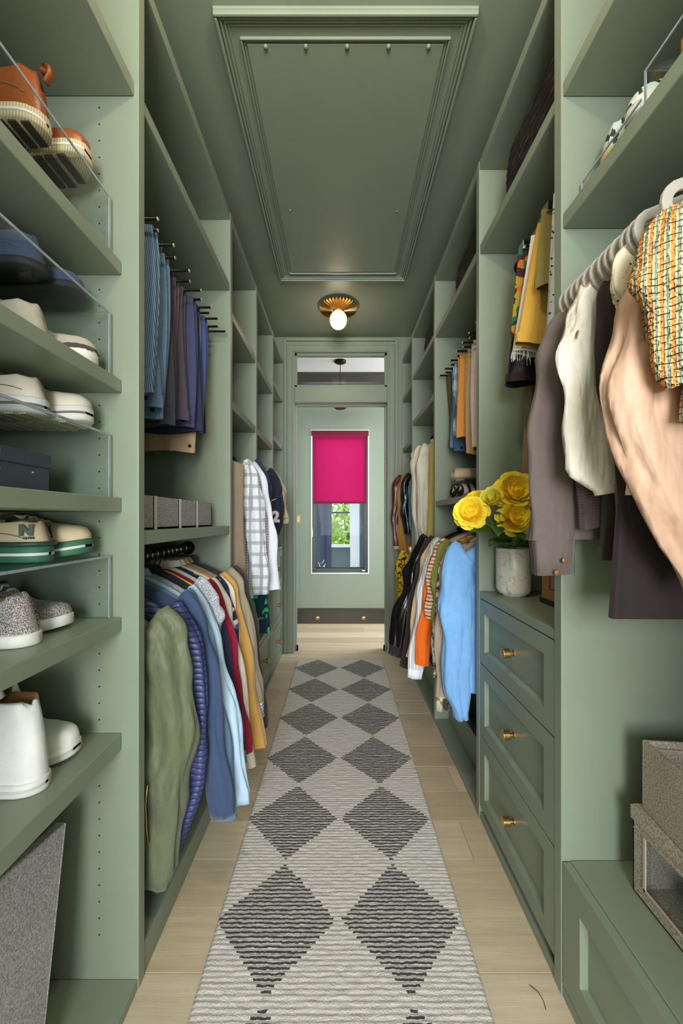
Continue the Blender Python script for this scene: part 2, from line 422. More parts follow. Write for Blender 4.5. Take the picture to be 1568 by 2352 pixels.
def bolt(px, py, r):
    d = (CEIL - 0.019 - CH) * F / (VY - py); x = (px - VX) * d / F
    wpart('bolt', MB().lathe([(r, CEIL - 0.0192), (r * 0.92, CEIL - 0.0192 - r * 0.35), (r * 0.6, CEIL - 0.0192 - r * 0.7), (r * 0.15, CEIL - 0.0192 - r * 0.85)], 12, (x, d, 0)), GREEN, hatch, True)
for px in (610, 702, 797, 892, 984): bolt(px, 106, 0.009)
bolt(666, 483, 0.006); bolt(911, 485, 0.006)

# ------------------------------------------------------------------ ceiling lamp
GLOBE = NT('opal_glass_globe')
GLOBE.b.inputs['Emission Color'].default_value = lin((255, 236, 218)); GLOBE.b.inputs['Emission Strength'].default_value = 0.45
GLOBE = GLOBE.done(lin((235, 228, 222)), 0.25)
def make_lamp(x, y, label, watts):
    r = empty('ceiling_lamp', (x, y, 2.90), label=label, cat='ceiling lamp', group='brass sunburst ceiling lamps')
    m = MB(); n = 72; rr = random.Random(2); mid = []
    for j in range(n):
        a = 2 * math.pi * j / n; zz = 0.020 if j % 2 else 0.0
        R = 0.150 + (0.012 if j % 2 else 0.0)
        mid.append([(0.045 * math.cos(a), 0.045 * math.sin(a), zz * 0.4), (R * math.cos(a), R * math.sin(a), zz + 0.008)])
    for j in range(n):
        m.v += [(p[0] + x, p[1] + y, CEIL - 0.045 + p[2]) for p in mid[j]]
    for j in range(n):
        k = (j + 1) % n; m.f.append((2 * j, 2 * j + 1, 2 * k + 1, 2 * k))
    o = wpart('sunburst_plate', m, BRASS, r); sd = o.modifiers.new('thick', 'SOLIDIFY'); sd.thickness = 0.0015
    wpart('canopy', MB().lathe([(0.05, CEIL - 0.001), (0.05, CEIL - 0.03), (0.044, CEIL - 0.042), (0.035, CEIL - 0.05)], 24, (x, y, 0)), BRASS, r, True)
    g = [(0.073 * math.sin(math.pi * i / 16), CEIL - 0.118 + 0.075 * math.cos(math.pi * i / 16)) for i in range(1, 17)]
    g[-1] = (0.001, g[-1][1])
    wpart('globe', MB().lathe(g, 28, (x, y, 0)), GLOBE, r, True)
    L = bpy.data.lights.new('lamp_bulb', 'POINT'); L.energy = watts; L.color = (1.0, 0.80, 0.56); L.shadow_soft_size = 0.075
    lo = bpy.data.objects.new('lamp_bulb', L); COL.objects.link(lo); lo.parent = r; lo.location = (0, 0, -0.075)
    return r
make_lamp(-0.015, 3.22, 'brass sunburst ceiling lamp with a white globe before the doorway', LAMP_WATTS * 0.15)
make_lamp(-0.015, 0.62, 'brass sunburst ceiling lamp with a white globe nearest the camera, added out of view', LAMP_WATTS)  # extra unseen lamp, added for warm light from above
# ------------------------------------------------------------------ closet cabinetry
TOP0, TOP1 = 2.776, 2.815
def knob_mesh(name='knob'):
    return MB().lathe([(0.0125, 0.0), (0.0125, 0.004), (0.008, 0.006), (0.008, 0.014), (0.0155, 0.015), (0.0165, 0.017), (0.0165, 0.038), (0.0155, 0.040), (0.001, 0.0405)], 20, (0, 0, 0), 'x').mesh(name, BRASS)
KNOB = knob_mesh()
for p in KNOB.polygons: p.use_smooth = False
PINHOLE = plain('dark_pin_hole', (38, 42, 34), 0.8)

def bay(label, side, y0, y1, shelves, panel=None, base=0.03, plinth=None, setback=0.0, rod=None, top=True):
    """side -1 left / +1 right; the bay is open between y0 and y1; shelves: (z0,z1,inset)"""
    xf, xb = (XL, XLB) if side < 0 else (XR, XRB)
    r = empty('closet_bay', (xf, (y0 + y1) / 2, 0), label=label, cat='closet cabinet', group='built-in closet cabinets')
    def bx(a, b, ya, yb, za, zb): return MB().box(min(a, b), max(a, b), ya, yb, za, zb)
    if panel:                                           # upright at the far end of the bay
        wpart('side_panel', bx(xf, xb - side * 0.001, y1, panel, 0.0, TOP1), GREEN, r, bevel=0.0025)
    wpart('back_panel', bx(xb - side * 0.012, xb - side * 0.001, y0 + 0.0005, y1 - 0.0005, 0.0, TOP1), GREEN, r)
    if top: wpart('top_board', bx(xf + side * 0.002, xb - side * 0.013, y0 + 0.0005, y1 - 0.0005, TOP0, TOP1), GREEN, r, bevel=0.002)
    for z0, z1, ins in shelves:
        wpart('shelf', bx(xf + side * ins, xb - side * 0.013, y0 + 0.001, y1 - 0.001, z0, z1), GREEN, r, bevel=0.0025)
    if base: wpart('base_board', bx(xf + side * 0.003, xb - side * 0.013, y0 + 0.0005, y1 - 0.0005, 0.0, base), GREEN, r, bevel=0.002)
    if rod:
        rx, rz = rod
        rr = wpart('hanging_rod', MB().tube([(rx, y0 + 0.001, rz), (rx, y1 - 0.001, rz)], 0.016, 14), BLACKMETAL, r, True)
        wpart('flange', MB().lathe([(0.033, y1 - 0.0015), (0.033, y1 - 0.010), (0.022, y1 - 0.014), (0.022, y1 - 0.03), (0.016, y1 - 0.03)], 20, (rx, 0, rz), 'y'), BLACKMETAL, rr, True)
        wpart('flange', MB().lathe([(0.033, y0 + 0.0015), (0.033, y0 + 0.010), (0.022, y0 + 0.014), (0.022, y0 + 0.03), (0.016, y0 + 0.03)], 20, (rx, 0, rz), 'y'), BLACKMETAL, rr, True)
    return r
def pinholes(r, side, yp, xs, z0, z1, step=0.045):
    m = MB()
    for x in xs:
        z = z0
        while z < z1:
            m.lathe([(0.0026, yp - 0.0002), (0.0018, yp - 0.0006), (0.0004, yp - 0.0006)], 8, (x, 0, z), 'y'); z += step
    tag(wpart('shelf_pin_hole', m, PINHOLE, r), kind='stuff')
def drawer(r, side, y0, y1, z0, z1, knob=True, fw=0.055, dep=0.016, name='drawer'):
    """shaker front, proud of nothing: face flush with the cabinet front"""
    xf = XL if side < 0 else XR
    g = 0.002; y0 += g; y1 -= g; z0 += g; z1 -= g
    d0, d1 = xf + side * 0.0015, xf + side * 0.022
    # frame face ring, bevelled recess, recessed panel, body
    def P(d, y, z): return (d, y, z)
    o = [(y0, z0), (y1, z0), (y1, z1), (y0, z1)]
    i1 = [(y0 + fw, z0 + fw), (y1 - fw, z0 + fw), (y1 - fw, z1 - fw), (y0 + fw, z1 - fw)]
    b = 0.007
    i2 = [(y0 + fw + b, z0 + fw + b), (y1 - fw - b, z0 + fw + b), (y1 - fw - b, z1 - fw - b), (y0 + fw + b, z1 - fw - b)]
    dm = d0 + side * dep
    rings = [[P(d1 + side * 0.001, *q) for q in o], [P(d0, *q) for q in o], [P(d0, *q) for q in i1], [P(d0 + side * 0.004, *q) for q in i1], [P(dm, *q) for q in i2]]
    m = MB().loft(rings, cap=True)
    p = wpart(name, m, GREEN, r, bevel=0.0012)
    if knob:
        k = obj('knob', KNOB, p, (dm - r.location.x, (y0 + y1) / 2 - r.location.y, (z0 + z1) / 2 - r.location.z), (0, 0, 0 if side < 0 else math.pi), label='brass drum knob')
    return p

# left side ------------------------------------------------------
RODL = -0.757
L1 = bay('open shoe shelving, nearest cabinet on the left wall', -1, 0.06, 1.066,
         [(2.43, 2.47, 0.012), (1.944, 1.980, 0.046), (1.623, 1.659, 0.046), (1.300, 1.3385, 0.046), (0.977, 1.015, 0.046), (0.654, 0.700, 0.046)], panel=1.099)
pinholes(L1, -1, 1.066, (-0.655, -0.93), 0.15, 2.40)
wpart('side_panel', MB().box(XLB + 0.001, XL, 0.027, 0.06, 0.0, TOP1), GREEN, L1, bevel=0.0025)
L2 = bay('left cabinet with trouser rack over a shelf of grey bins and a full coat rail', -1, 1.099, 1.957, [(2.4216, 2.4586, 0.004), (1.208, 1.247, 0.004)], panel=1.995, rod=(RODL, 1.139), base=0.09)
L3 = bay('left cabinet hung with vest and plaid shirts under two open shelves', -1, 1.995, 2.559, [(2.30, 2.34, 0.004), (1.846, 1.886, 0.004)], panel=2.595, rod=(RODL, 1.70), base=0.09)
L4 = bay('left cabinet hung with navy jersey above a single drawer', -1, 2.595, 3.184, [(2.30, 2.34, 0.004), (1.846, 1.886, 0.004), (0.415, 0.445, 0.002)], panel=3.220, rod=(RODL, 1.70))
drawer(L4, -1, 2.597, 3.182, 0.06, 0.413)
L5 = bay('left cabinet with three drawers beside the doorway', -1, 3.220, 3.757, [(2.40, 2.44, 0.004), (1.94, 1.98, 0.004), (1.0, 1.03, 0.002)], panel=None)
for z0, z1 in ((0.035, 0.355), (0.357, 0.675), (0.677, 0.998)): drawer(L5, -1, 3.222, 3.742, z0, z1)
wpart('filler_strip', MB().box(XLB + 0.001, XL, 3.7575, 3.7795, 0.0, TOP1), GREEN, L5)
# right side -----------------------------------------------------
RODR = 0.775
R1 = bay('nearest right cabinet with blouses hanging above a panelled bench', 1, 0.06, 1.053, [(2.415, 2.453, 0.004), (2.06, 2.10, 0.004), (0.335, 0.365, 0.024)], panel=1.089, rod=(RODR, 1.985))
wpart('side_panel', MB().box(XR, XRB - 0.001, 0.027, 0.06, 0.0, TOP1), GREEN, R1, bevel=0.0025)
drawer(R1, 1, 0.062, 1.051, 0.035, 0.365, knob=False, fw=0.075)
R2 = bay('right cabinet with three brass-knobbed drawers under flower counter', 1, 1.089, 1.677, [(2.415, 2.453, 0.004), (0.945, 0.974, 0.0015)], panel=1.713, rod=(RODR, 2.355))
for z0, z1 in ((0.062, 0.366), (0.368, 0.670), (0.672, 0.943)): drawer(R2, 1, 1.091, 1.675, z0, z1)
R3 = bay('right cabinet with trouser rack, rolled towels and the blue sweatshirt', 1, 1.713, 2.460, [(2.42, 2.458, 0.004), (1.362, 1.395, 0.004)], panel=2.496, rod=(RODR, 1.275))
R4 = bay('right cabinet with yellow shoe shelf over cream jackets', 1, 2.496, 3.230, [(2.43, 2.468, 0.004), (2.05, 2.088, 0.004)], panel=3.268, rod=(RODR, 1.94))
R5 = bay('right cabinet with brown leather coats beside the doorway', 1, 3.268, 3.757, [(2.40, 2.44, 0.004), (1.92, 1.958, 0.004)], panel=None, rod=(RODR, 1.80))
lr = wpart('hanging_rod', MB().tube([(RODR, 3.269, 1.10), (RODR, 3.756, 1.10)], 0.016, 14), BLACKMETAL, R5, True)
wpart('filler_strip', MB().box(XR, XRB - 0.001, 3.7575, 3.7795, 0.0, TOP1), GREEN, R5)
# low shoe pull-outs at the foot of the right cabinets
for r, ya, yb in ((R3, 1.715, 2.458), (R4, 2.498, 3.228)):
    dk = wpart('shoe_pull_out', MB().box(XR + 0.085, XR + 0.105, ya, yb, 0.032, 0.185).box(XR + 0.105, XRB - 0.02, ya, yb, 0.032, 0.05), GREEN, r, bevel=0.002)
    wpart('rail', MB().box(XR + 0.080, XR + 0.110, ya, yb, 0.185, 0.200), plain('lavender_grey_metal', (128, 126, 138), 0.35, 0.6), dk, bevel=0.002)

# ------------------------------------------------------------------ rug
RX0, RX1, RY0, RY1 = -0.387, 0.390, 0.60, 3.545
t = NT('wool_rug_diamonds')
X, Y, Z = t.xyz()
RIB = 0.0138
ribi = t.math('FLOOR', t.math('DIVIDE', Y, RIB))
yq = t.math('MULTIPLY', t.math('ADD', ribi, 0.5), RIB)
jit = t.math('MULTIPLY', t.math('SUBTRACT', t.noise(1.0, 1, t.mapped((25, 72.5, 1))), 0.5), 0.022)
xx = t.math('ADD', X, jit)
yy = t.math('ADD', yq, t.math('MULTIPLY', t.math('SUBTRACT', t.noise(35, 2), 0.5), 0.01))
ax = t.math('ABSOLUTE', t.math('SUBTRACT', t.math('ABSOLUTE', t.math('ADD', xx, 0.005)), 0.197))
# triangle distance along the runner (rows 0.4216 m apart)
ry = t.math('ABSOLUTE', t.math('SUBTRACT', t.math('MODULO', t.math('ADD', t.math('SUBTRACT', yy, 1.2454), 0.4216 * 10.5), 0.4216), 0.2108))
dia = t.math('ADD', t.math('DIVIDE', ax, 0.189), t.math('DIVIDE', ry, 0.203))
ins = t.math('LESS_THAN', dia, 1.0)
fr = t.math('FRACT', t.math('DIVIDE', t.math('ADD', Y, t.math('MULTIPLY', t.math('SUBTRACT', t.noise(60, 2), 0.5), 0.008)), RIB))
# dark yarn on each rib, light between
dark = t.math('MULTIPLY', t.math('GREATER_THAN', fr, 0.10), t.math('LESS_THAN', fr, 0.50))
fac = t.math('MULTIPLY', ins, dark)
cream = t.mix(t.noise(90, 4), lin((226, 220, 214)), lin((196, 190, 184)))
yarn = t.mix(t.noise(140, 3), lin((50, 48, 50)), lin((84, 82, 86)))
col = t.mix(fac, cream, yarn)
bp = t.bump(t.noise(260, 3), 0.6, 0.004)
RUGM = t.done(col, 0.95, bp, 0, 0.1)
m = MB(); nx = 90; ny = int((RY1 - RY0) / RIB) * 5
rv = random.Random(8)
for j in range(ny + 1):
    yv = RY0 + (RY1 - RY0) * j / ny
    ph = (yv / RIB) % 1.0
    hgt = 0.0092 + 0.0013 * (0.5 - 0.5 * math.cos(2 * math.pi * (ph - 0.02)))
    for i in range(nx + 1):
        xv = lerp(RX0, RX1, i / nx)
        n1 = noise.noise((xv * 55, yv * 55, 0)) * 0.0016 + noise.noise((xv * 3, yv * 3, 5)) * 0.0012
        ex = 0.004 * noise.noise((yv * 14, 3.1, 0)) if i in (0, nx) else 0.0
        edge = 1.0 if 0 < i < nx and 0 < j < ny else 0.55
        m.v.append((xv + ex, yv + 0.0022 * noise.noise((xv * 18, yv * 40, 9)), max(0.003, (hgt + n1) * edge)))
for j in range(ny):
    for i in range(nx):
        a = j * (nx + 1) + i; m.f.append((a, a + 1, a + nx + 2, a + nx + 1))
# skirt down to the floor
def skirt(idx):
    b = len(m.v)
    for q in idx: m.v.append((m.v[q][0], m.v[q][1], 0.0005))
    for k in range(len(idx) - 1): m.f.append((idx[k], idx[k + 1], b + k + 1, b + k))
skirt(list(range(nx + 1))); skirt([ny * (nx + 1) + i for i in range(nx + 1)])
skirt([j * (nx + 1) for j in range(ny + 1)]); skirt([j * (nx + 1) + nx for j in range(ny + 1)])
single('runner_rug', m, RUGM, (0, 0, 0), True, label='cream woven runner rug with rows of charcoal striped diamonds', cat='rug')
hair = MB().tube([(0.520, 1.075, 0.0015), (0.535, 1.060, 0.0015), (0.540, 1.040, 0.0015), (0.536, 1.022, 0.0015)], 0.0008, 5)
single('thread', hair, plain('dark_thread', (40, 36, 30), 0.8), (0.53, 1.05, 0), label='loose dark thread lying on the oak floor at the right', cat='thread')
# ------------------------------------------------------------------ shoes
DARKLINE = plain('dark_shoe_lining', (60, 54, 50), 0.9); SEAM = plain('shoe_stitching', (126, 112, 98), 0.8)
def foot_half(s, L, W):
    """half width of a foot outline at s (0 heel .. 1 toe)"""
    h = 0.36 + 0.14 * sstep(0.35, 0.72, s)
    e = 1.0
    if s < 0.16: e = math.sqrt(max(0.0, 1 - ((0.16 - s) / 0.16) ** 2))
    if s > 0.74: e = math.sqrt(max(0.0, 1 - ((s - 0.74) / 0.26) ** 2.2))
    return W * h * e
def shoe(name, label, loc, rz, um, sm, L=0.29, W=0.098, sole=0.03, hc=0.085, ht=0.055, group=None, lace=None, lining=None, tread=None,
         toe_cap=None, heel_tab=None, mid=None, shaft=0.0, spring=0.012, side_mark=None, tilt=0.0, heel_up=0.0):
    """origin under the heel, toe along +X"""
    loc = (loc[0], loc[1], loc[2] + (0.0055 if tread else 0.0012))
    r = empty(name, loc, rz, label, 'shoe', group)
    # sole
    st = [0.0, 0.012, 0.04, 0.08, 0.14, 0.22, 0.32, 0.44, 0.56, 0.66, 0.74, 0.82, 0.89, 0.94, 0.975, 0.995]
    def lift(s): return spring * max(0.0, (s - 0.66) / 0.34) ** 2
    def outline(off, z, top):
        a = []
        for s in st: a.append((s * L, max(0.004, foot_half(s, L, W) + off), z + lift(s)))
        return a + [(x, -y, zz) for x, y, zz in reversed(a)]
    def sole_mb(z0, z1, off):
        m = MB(); m.loft([outline(off - 0.003, z0, 0), outline(off, z0 + 0.004, 0), outline(off, z1 - 0.003, 0), outline(off - 0.004, z1, 0)]); return m
    sp = obj('sole', sole_mb(0.0, sole, 0.004).mesh('sole', sm, True), r)
    if mid:
        m = MB(); z0 = sole * 0.42
        m.loft([outline(0.0048, z0, 0), outline(0.0055, z0 + 0.003, 0), outline(0.0048, z0 + 0.006, 0)], cap=False); obj('midsole_line', m.mesh('midsole_line', mid, True), sp)
    if tread:
        m = MB()
        for k in range(9):
            s = 0.1 + 0.8 * k / 8.5; hw = foot_half(s, L, W) * 0.9
            m.box(s * L - 0.009, s * L + 0.009, -hw, hw, -0.004 + lift(s), 0.002 + lift(s))
        obj('tread', m.mesh('tread', tread), sp)
    # upper
    n = 24; rings = []; inner = []
    S = [0.012, 0.03, 0.07, 0.12, 0.18, 0.26, 0.34, 0.42, 0.48, 0.54, 0.60, 0.68, 0.76, 0.83, 0.89, 0.94, 0.975, 0.992]
    H = hc + shaft
    for s in S:
        w = max(0.006, foot_half(s, L, W) - 0.002)
        z0 = sole - 0.006 + lift(s)
        col = lerp(H, H * 0.93, sstep(0.05, 0.3, s)) if not shaft else H
        col *= 1 + heel_up * (1 - sstep(0.03, 0.22, s))
        ramp_ = lerp(hc + 0.012, ht * 1.12, sstep(0.40, 0.70, s))
        if s > 0.70: ramp_ = ht * 1.12 * (1 - 0.18 * sstep(0.7, 0.9, s))
        top = lerp(col, ramp_, sstep(0.36, 0.50, s)) if not shaft else lerp(col, ramp_, sstep(0.40, 0.54, s))
        if s > 0.86: top *= math.sqrt(max(0.05, 1 - ((s - 0.86) / 0.145) ** 2))
        opn = sstep(0.04, 0.10, s) * (1 - sstep(0.40, 0.47, s))
        if shaft: opn = sstep(0.03, 0.06, s) * (1 - sstep(0.38, 0.44, s))
        ring_ = []
        for j in range(n + 1):
            p = j / n; a = math.pi * p
            # closed arch
            ca, sa = math.cos(a), math.sin(a)
            y1 = w * (abs(ca) ** 0.75) * (1 if ca >= 0 else -1); z1 = z0 + top * (sa ** 0.62)
            # open collar: outer wall up, inner wall down
            q = min(p, 1 - p); sg = 1 if p < 0.5 else -1
            if q < 0.30:
                u = q / 0.30; lean = 1 - 0.20 * u ** 2 if not shaft else 1 - 0.13 * sstep(0.2, 0.6, u)
                y2 = w * lean; z2 = z0 + top * u
            elif q < 0.36:
                u = (q - 0.30) / 0.06; y2 = w * ((0.80 if not shaft else 0.87) - 0.10 * u); z2 = z0 + top * (1 + 0.02 * math.sin(u * math.pi))
            else:
                u = (q - 0.36) / 0.14; y2 = w * lerp((0.70 if not shaft else 0.77), 0.5, u) * (1 - u ** 3); z2 = z0 + top * lerp(1.0, 0.12, min(1, u * 1.3))
            zz_ = lerp(z1, z2, opn); lean_ = 0.020 * max(0.0, (zz_ - sole) / max(0.03, H)) ** 1.5 * (1 - sstep(0.02, 0.25, s))
            pinch = 1.0
            if shaft: pinch = 1 - 0.14 * math.exp(-(((zz_ - sole) - hc * 1.05) / 0.03) ** 2) * (1 - sstep(0.30, 0.45, s))
            ring_.append((s * L + lean_, lerp(y1, sg * y2, opn) * pinch, zz_))
        rings.append(ring_)
    m = MB().loft(rings, cap=False, closed=False)
    # heel and toe closing faces
    b = len(m.v) - len(rings) * (n + 1)
    m.f.append(tuple(b + j for j in range(n + 1))); m.f.append(tuple(b + (len(rings) - 1) * (n + 1) + j for j in reversed(range(n + 1))))
    ume = m.mesh('upper', um, True)
    ume.materials.append(lining or DARKLINE)
    for i in range(len(S) - 1):
        o1 = S[i] > 0.055 and S[i + 1] < 0.47
        if o1:
            for j in range(n):
                if 0.345 < (j + 0.5) / n < 0.655: ume.polygons[i * n + j].material_index = 1
    up = obj('upper', ume, r)
    for sg in (() if shaft else (-1, 1)):
        P_ = []
        for k in range(12):
            s = 0.10 + 0.60 * k / 11; w = foot_half(s, L, W) - 0.002; hh = 0.34 + 0.22 * math.sin(math.pi * (k / 11) ** 0.8)
            uu = hh; P_.append((s * L, sg * (w * (1 - 0.20 * uu ** 2) + 0.0006), sole - 0.006 + lift(s) + min(hc, lerp(hc, ht * 1.1, sstep(0.36, 0.55, s))) * uu))
        obj('seam', MB().tube(P_, 0.0011, 5).mesh('seam', SEAM, True), up)
    if lace:
        for k in range(4):
            s = 0.46 + 0.055 * k; zt = sole - 0.006 + lerp(hc + 0.012, ht * 1.12, sstep(0.40, 0.70, s)) + 0.002
            w = foot_half(s, L, W) * 0.42; sg = -1 if k % 2 else 1
            lm = MB().tube([((s + 0.012 * sg) * L, -w, zt - 0.010), (s * L, -w * 0.4, zt), (s * L, w * 0.4, zt), ((s - 0.012 * sg) * L, w, zt - 0.010)], 0.0028, 6)
            obj('lace', lm.mesh('lace', lace, True), up)
        tm = MB(); tz = sole + hc - 0.002
        tm.loft([[(0.46 * L, -0.022, tz), (0.46 * L, 0.022, tz), (0.455 * L, 0.022, tz + 0.006), (0.455 * L, -0.022, tz + 0.006)],
                 [(0.40 * L, -0.025, tz + 0.010), (0.40 * L, 0.025, tz + 0.010), (0.39 * L, 0.025, tz + 0.014), (0.39 * L, -0.025, tz + 0.014)]])
        obj('tongue', tm.mesh('tongue', um, True), up)
    if heel_tab:
        hm = MB().loft([[(x - 0.002, -0.008, z), (x - 0.002, 0.008, z), (x + 0.002, 0.008, z), (x + 0.002, -0.008, z)] for x, z in ((0.004, sole + H * 0.80), (-0.006, sole + H * 0.98), (-0.007, sole + H * 1.12), (0.004, sole + H * 1.16), (0.014, sole + H * 1.05))])
        obj('heel_pull', hm.mesh('heel_pull', heel_tab, True), up)
    if toe_cap:
        tm = MB(); rr2 = []
        for s in (0.80, 0.86, 0.91, 0.95, 0.98, 0.997):
            w = max(0.006, foot_half(s, L, W) + 0.0015); z0 = sole - 0.004 + lift(s)
            t2 = ht * 0.62 * math.sqrt(max(0.04, 1 - ((s - 0.80) / 0.205) ** 2))
            rr2.append([(s * L + 0.002, w * math.cos(math.pi * j / 12), z0 + t2 * (math.sin(math.pi * j / 12) ** 0.7)) for j in range(13)])
        tm.loft(rr2, cap=False, closed=False); obj('toe_cap', tm.mesh('toe_cap', toe_cap, True), up)
    if side_mark: side_mark(r, up, L, W, sole, hc)
    return r

LEATHER = lambda n, c, r=0.45: plain(n, c, r, var=0.08, bump=0.25, bsc=260)
white_l = LEATHER('white_leather', (232, 230, 228)); offwhite = LEATHER('aged_white_leather', (226, 214, 198))
white_s = plain('white_rubber', (226, 224, 218), 0.6); tan_l = LEATHER('tan_leather', (142, 74, 32), 0.35)
t = NT('ribbed_cream_rubber'); Xx, Yy, Zz = t.xyz(); wv = t.math('SINE', t.math('MULTIPLY', t.math('ADD', Xx, Yy), 900))
cream_tread = t.done(t.mix(t.math('GREATER_THAN', wv, 0.2), lin((214, 200, 168)), lin((180, 162, 128))), 0.7)
brown_rub = plain('dark_brown_rubber', (66, 44, 42), 0.6); navy_sd = fabric('navy_suede', (78, 92, 118), 0.9, 0.1, 0.3)
dark_sole = plain('dark_grey_rubber', (52, 52, 58), 0.7); grey_sd = fabric('stone_suede', (176, 168, 152), 0.9, 0.1, 0.3)
t = NT('heather_wool_knit'); hv = t.noise(520, 2)
knit_gr = t.done(t.ramp(hv, [(0.42, lin((88, 80, 80))), (0.52, lin((172, 162, 160))), (0.62, lin((206, 198, 196)))]), 0.95, t.bump(hv, 0.5, 0.003))
cream_nb = LEATHER('cream_suede_leather', (222, 202, 168), 0.7); green_rub = plain('green_rubber', (58, 112, 88), 0.55)
dkgreen = LEATHER('dark_green_leather', (46, 78, 64), 0.5)
tan_line = plain('tan_lining', (196, 142, 88), 0.7); grey_lace = fabric('grey_lace_cord', (190, 184, 174), 0.9)

HEEL_OUT, TOE_OUT = math.pi, 0.0           # shoe toe points to the wall / to the aisle (left side)
def pair(name, what, where, z, yn, yf, xh, xt, um, sm, **kw):
    shoe(name, 'heel-out %s %s' % (what, where), (xh, yn, z), HEEL_OUT, um, sm, group=what + ' pair', **kw)
    L = kw.get('L', 0.29)
    shoe(name, 'toe-out %s %s' % (what, where), (xt - L, yf, z), TOE_OUT, um, sm, group=what + ' pair', **kw)
RISE = 0.160
PLATES = [(1.980, 2.140), (1.659, 1.830), (1.3385, 1.503), (1.015, 1.178)]
def strap_mark(r, up, L, W, sole, hc):
    for sg in (-1, 1):
        m = MB(); P_ = []
        for k in range(9):
            s = 0.12 + 0.5 * k / 8; w = foot_half(s, L, W) + 0.002
            P_.append((s * L, sg * w * 0.97, sole + 0.012 + 0.022 * math.sin(math.pi * k / 8)))
        m.tube(P_, 0.006, 6); obj('overlay', m.mesh('overlay', cream_tread, True), up)
pair('leather_sneaker', 'tan leather sneaker with cream sole', 'on the top acrylic riser', PLATES[0][1] + 0.006, 0.885  , 0.985, -0.660, -0.632, tan_l, cream_tread, mid=white_s, tread=brown_rub, heel_tab=tan_l, heel_up=0.10, lace=tan_l, sole=0.034, hc=0.10, spring=0.03)
pair('slip_on_shoe', 'navy suede slip-on', 'on the second acrylic riser', PLATES[1][1] + 0.006, 0.885  , 0.985, -0.668, -0.648, navy_sd, dark_sole, hc=0.07, ht=0.05, sole=0.018, lining=plain('cream_lining', (214, 204, 190), 0.8))
pair('running_shoe', 'stone grey runner with dark toe', 'under the second acrylic riser', PLATES[1][0], 0.885  , 0.985, -0.662, -0.616, grey_sd, white_s, hc=0.082, ht=0.05, toe_cap=fabric('dark_taupe_suede', (74, 66, 64), 0.9, 0.1, 0.3), lace=grey_lace, side_mark=strap_mark)
pair('leather_sneaker', 'scuffed white leather sneaker', 'on the third acrylic riser', PLATES[2][1] + 0.006, 0.885  , 0.985, -0.665, -0.628, offwhite, white_s, hc=0.056, ht=0.048, sole=0.036, mid=plain('grey_stitch', (120, 112, 104), 0.8), tread=cream_tread, lace=white_l)
def nb_mark(r, up, L, W, sole, hc):
    for sg in (-1, 1):
        w = foot_half(0.10, L, W)
        obj('letter', text_mesh('N', 0.032, dkgreen, 0.001, 0.002), up, (0.102 * L - 0.001, sg * (w * 0.985 + 0.001), sole + 0.034), (math.pi / 2, 0, -0.42 if sg < 0 else math.pi + 0.42))
        m = MB()
        for k in range(5): m.box(0.055 * L + 0.0032 * k - 0.001, 0.055 * L + 0.0032 * k + 0.0005, sg * w * 0.86 + sg * 0.0024 * k - 0.001, sg * w * 0.86 + sg * 0.0024 * k + 0.001, sole + 0.016, sole + 0.021)
        obj('letter_stripes', m.mesh('letter_stripes', dkgreen), up)
    m = MB(); a = []
    for s in (0.0, 0.012, 0.04, 0.08, 0.14, 0.22, 0.32): a.append((s * L - 0.001, foot_half(s, L, W) + 0.006, 0))
    a2 = a + [(x, -y, z) for x, y, z in reversed(a)]
    pts = [(x, y, sole + 0.005) for x, y, z in list(reversed(a)) + [(x, -y, z) for x, y, z in a]]
    m.tube(pts, 0.0055, 6); obj('heel_band', m.mesh('heel_band', dkgreen, True), up)
pair('court_sneaker', 'cream sneaker with green letter and sole', 'on the fourth acrylic riser', PLATES[3][1] + 0.006, 0.885  , 0.985, -0.655, -0.630, cream_nb, green_rub, hc=0.062, ht=0.050, sole=0.036, mid=white_s, lace=grey_lace, side_mark=nb_mark)
pair('knit_sneaker', 'grey heather knit sneaker', 'under the fourth acrylic riser', PLATES[3][0], 0.830, 0.945, -0.640, -0.652, knit_gr, white_s, hc=0.075, ht=0.042, sole=0.026, lace=grey_lace, lining=tan_line, heel_up=0.22)
pair('ankle_boot', 'white leather ankle boot', 'on the lowest shoe shelf', 0.700, 0.845, 0.955, -0.632, -0.640, white_l, white_s, hc=0.085, ht=0.055, sole=0.028, shaft=0.085, lining=tan_line, mid=plain('white_welt', (206, 202, 198), 0.5))
pair('lace_boot', 'grey laced canvas boot', 'behind the white ankle boots', 0.700, 0.710, 0.600, -0.745, -0.735, fabric('grey_canvas', (120, 112, 106), 0.9), white_s, hc=0.10, shaft=0.07, lace=grey_lace, L=0.25)

# acrylic risers
for i, (z0, z1) in enumerate(PLATES):
    nm = ['top', 'second', 'third', 'fourth'][i]
    x0, x1 = -1.0, -0.616; ya, yb = 0.545, 1.050; th = 0.006
    r = empty('shoe_riser', (-0.8, 0.8, z0), label='clear acrylic shoe riser, %s from above on the left shoe shelves' % nm, cat='shoe riser', group='clear acrylic risers')
    wpart('plate', MB().box(x0, x1, ya + 0.006, yb - 0.006, z1, z1 + th), ACRYLIC, r, bevel=0.001)
    for y in (ya, yb - th): wpart('leg', MB().box(x0, x1, y, y + th, z0 + 0.0005, z1 + th - 0.003), ACRYLIC, r, bevel=0.001)
    wpart('edge_highlight', MB().box(x1 - 0.0015, x1 + 0.0008, ya, yb, z1 + 0.0003, z1 + th).box(x1 - 0.0015, x1 + 0.0008, yb - th, yb, z0 + 0.001, z1), ACRYLEDGE, r)

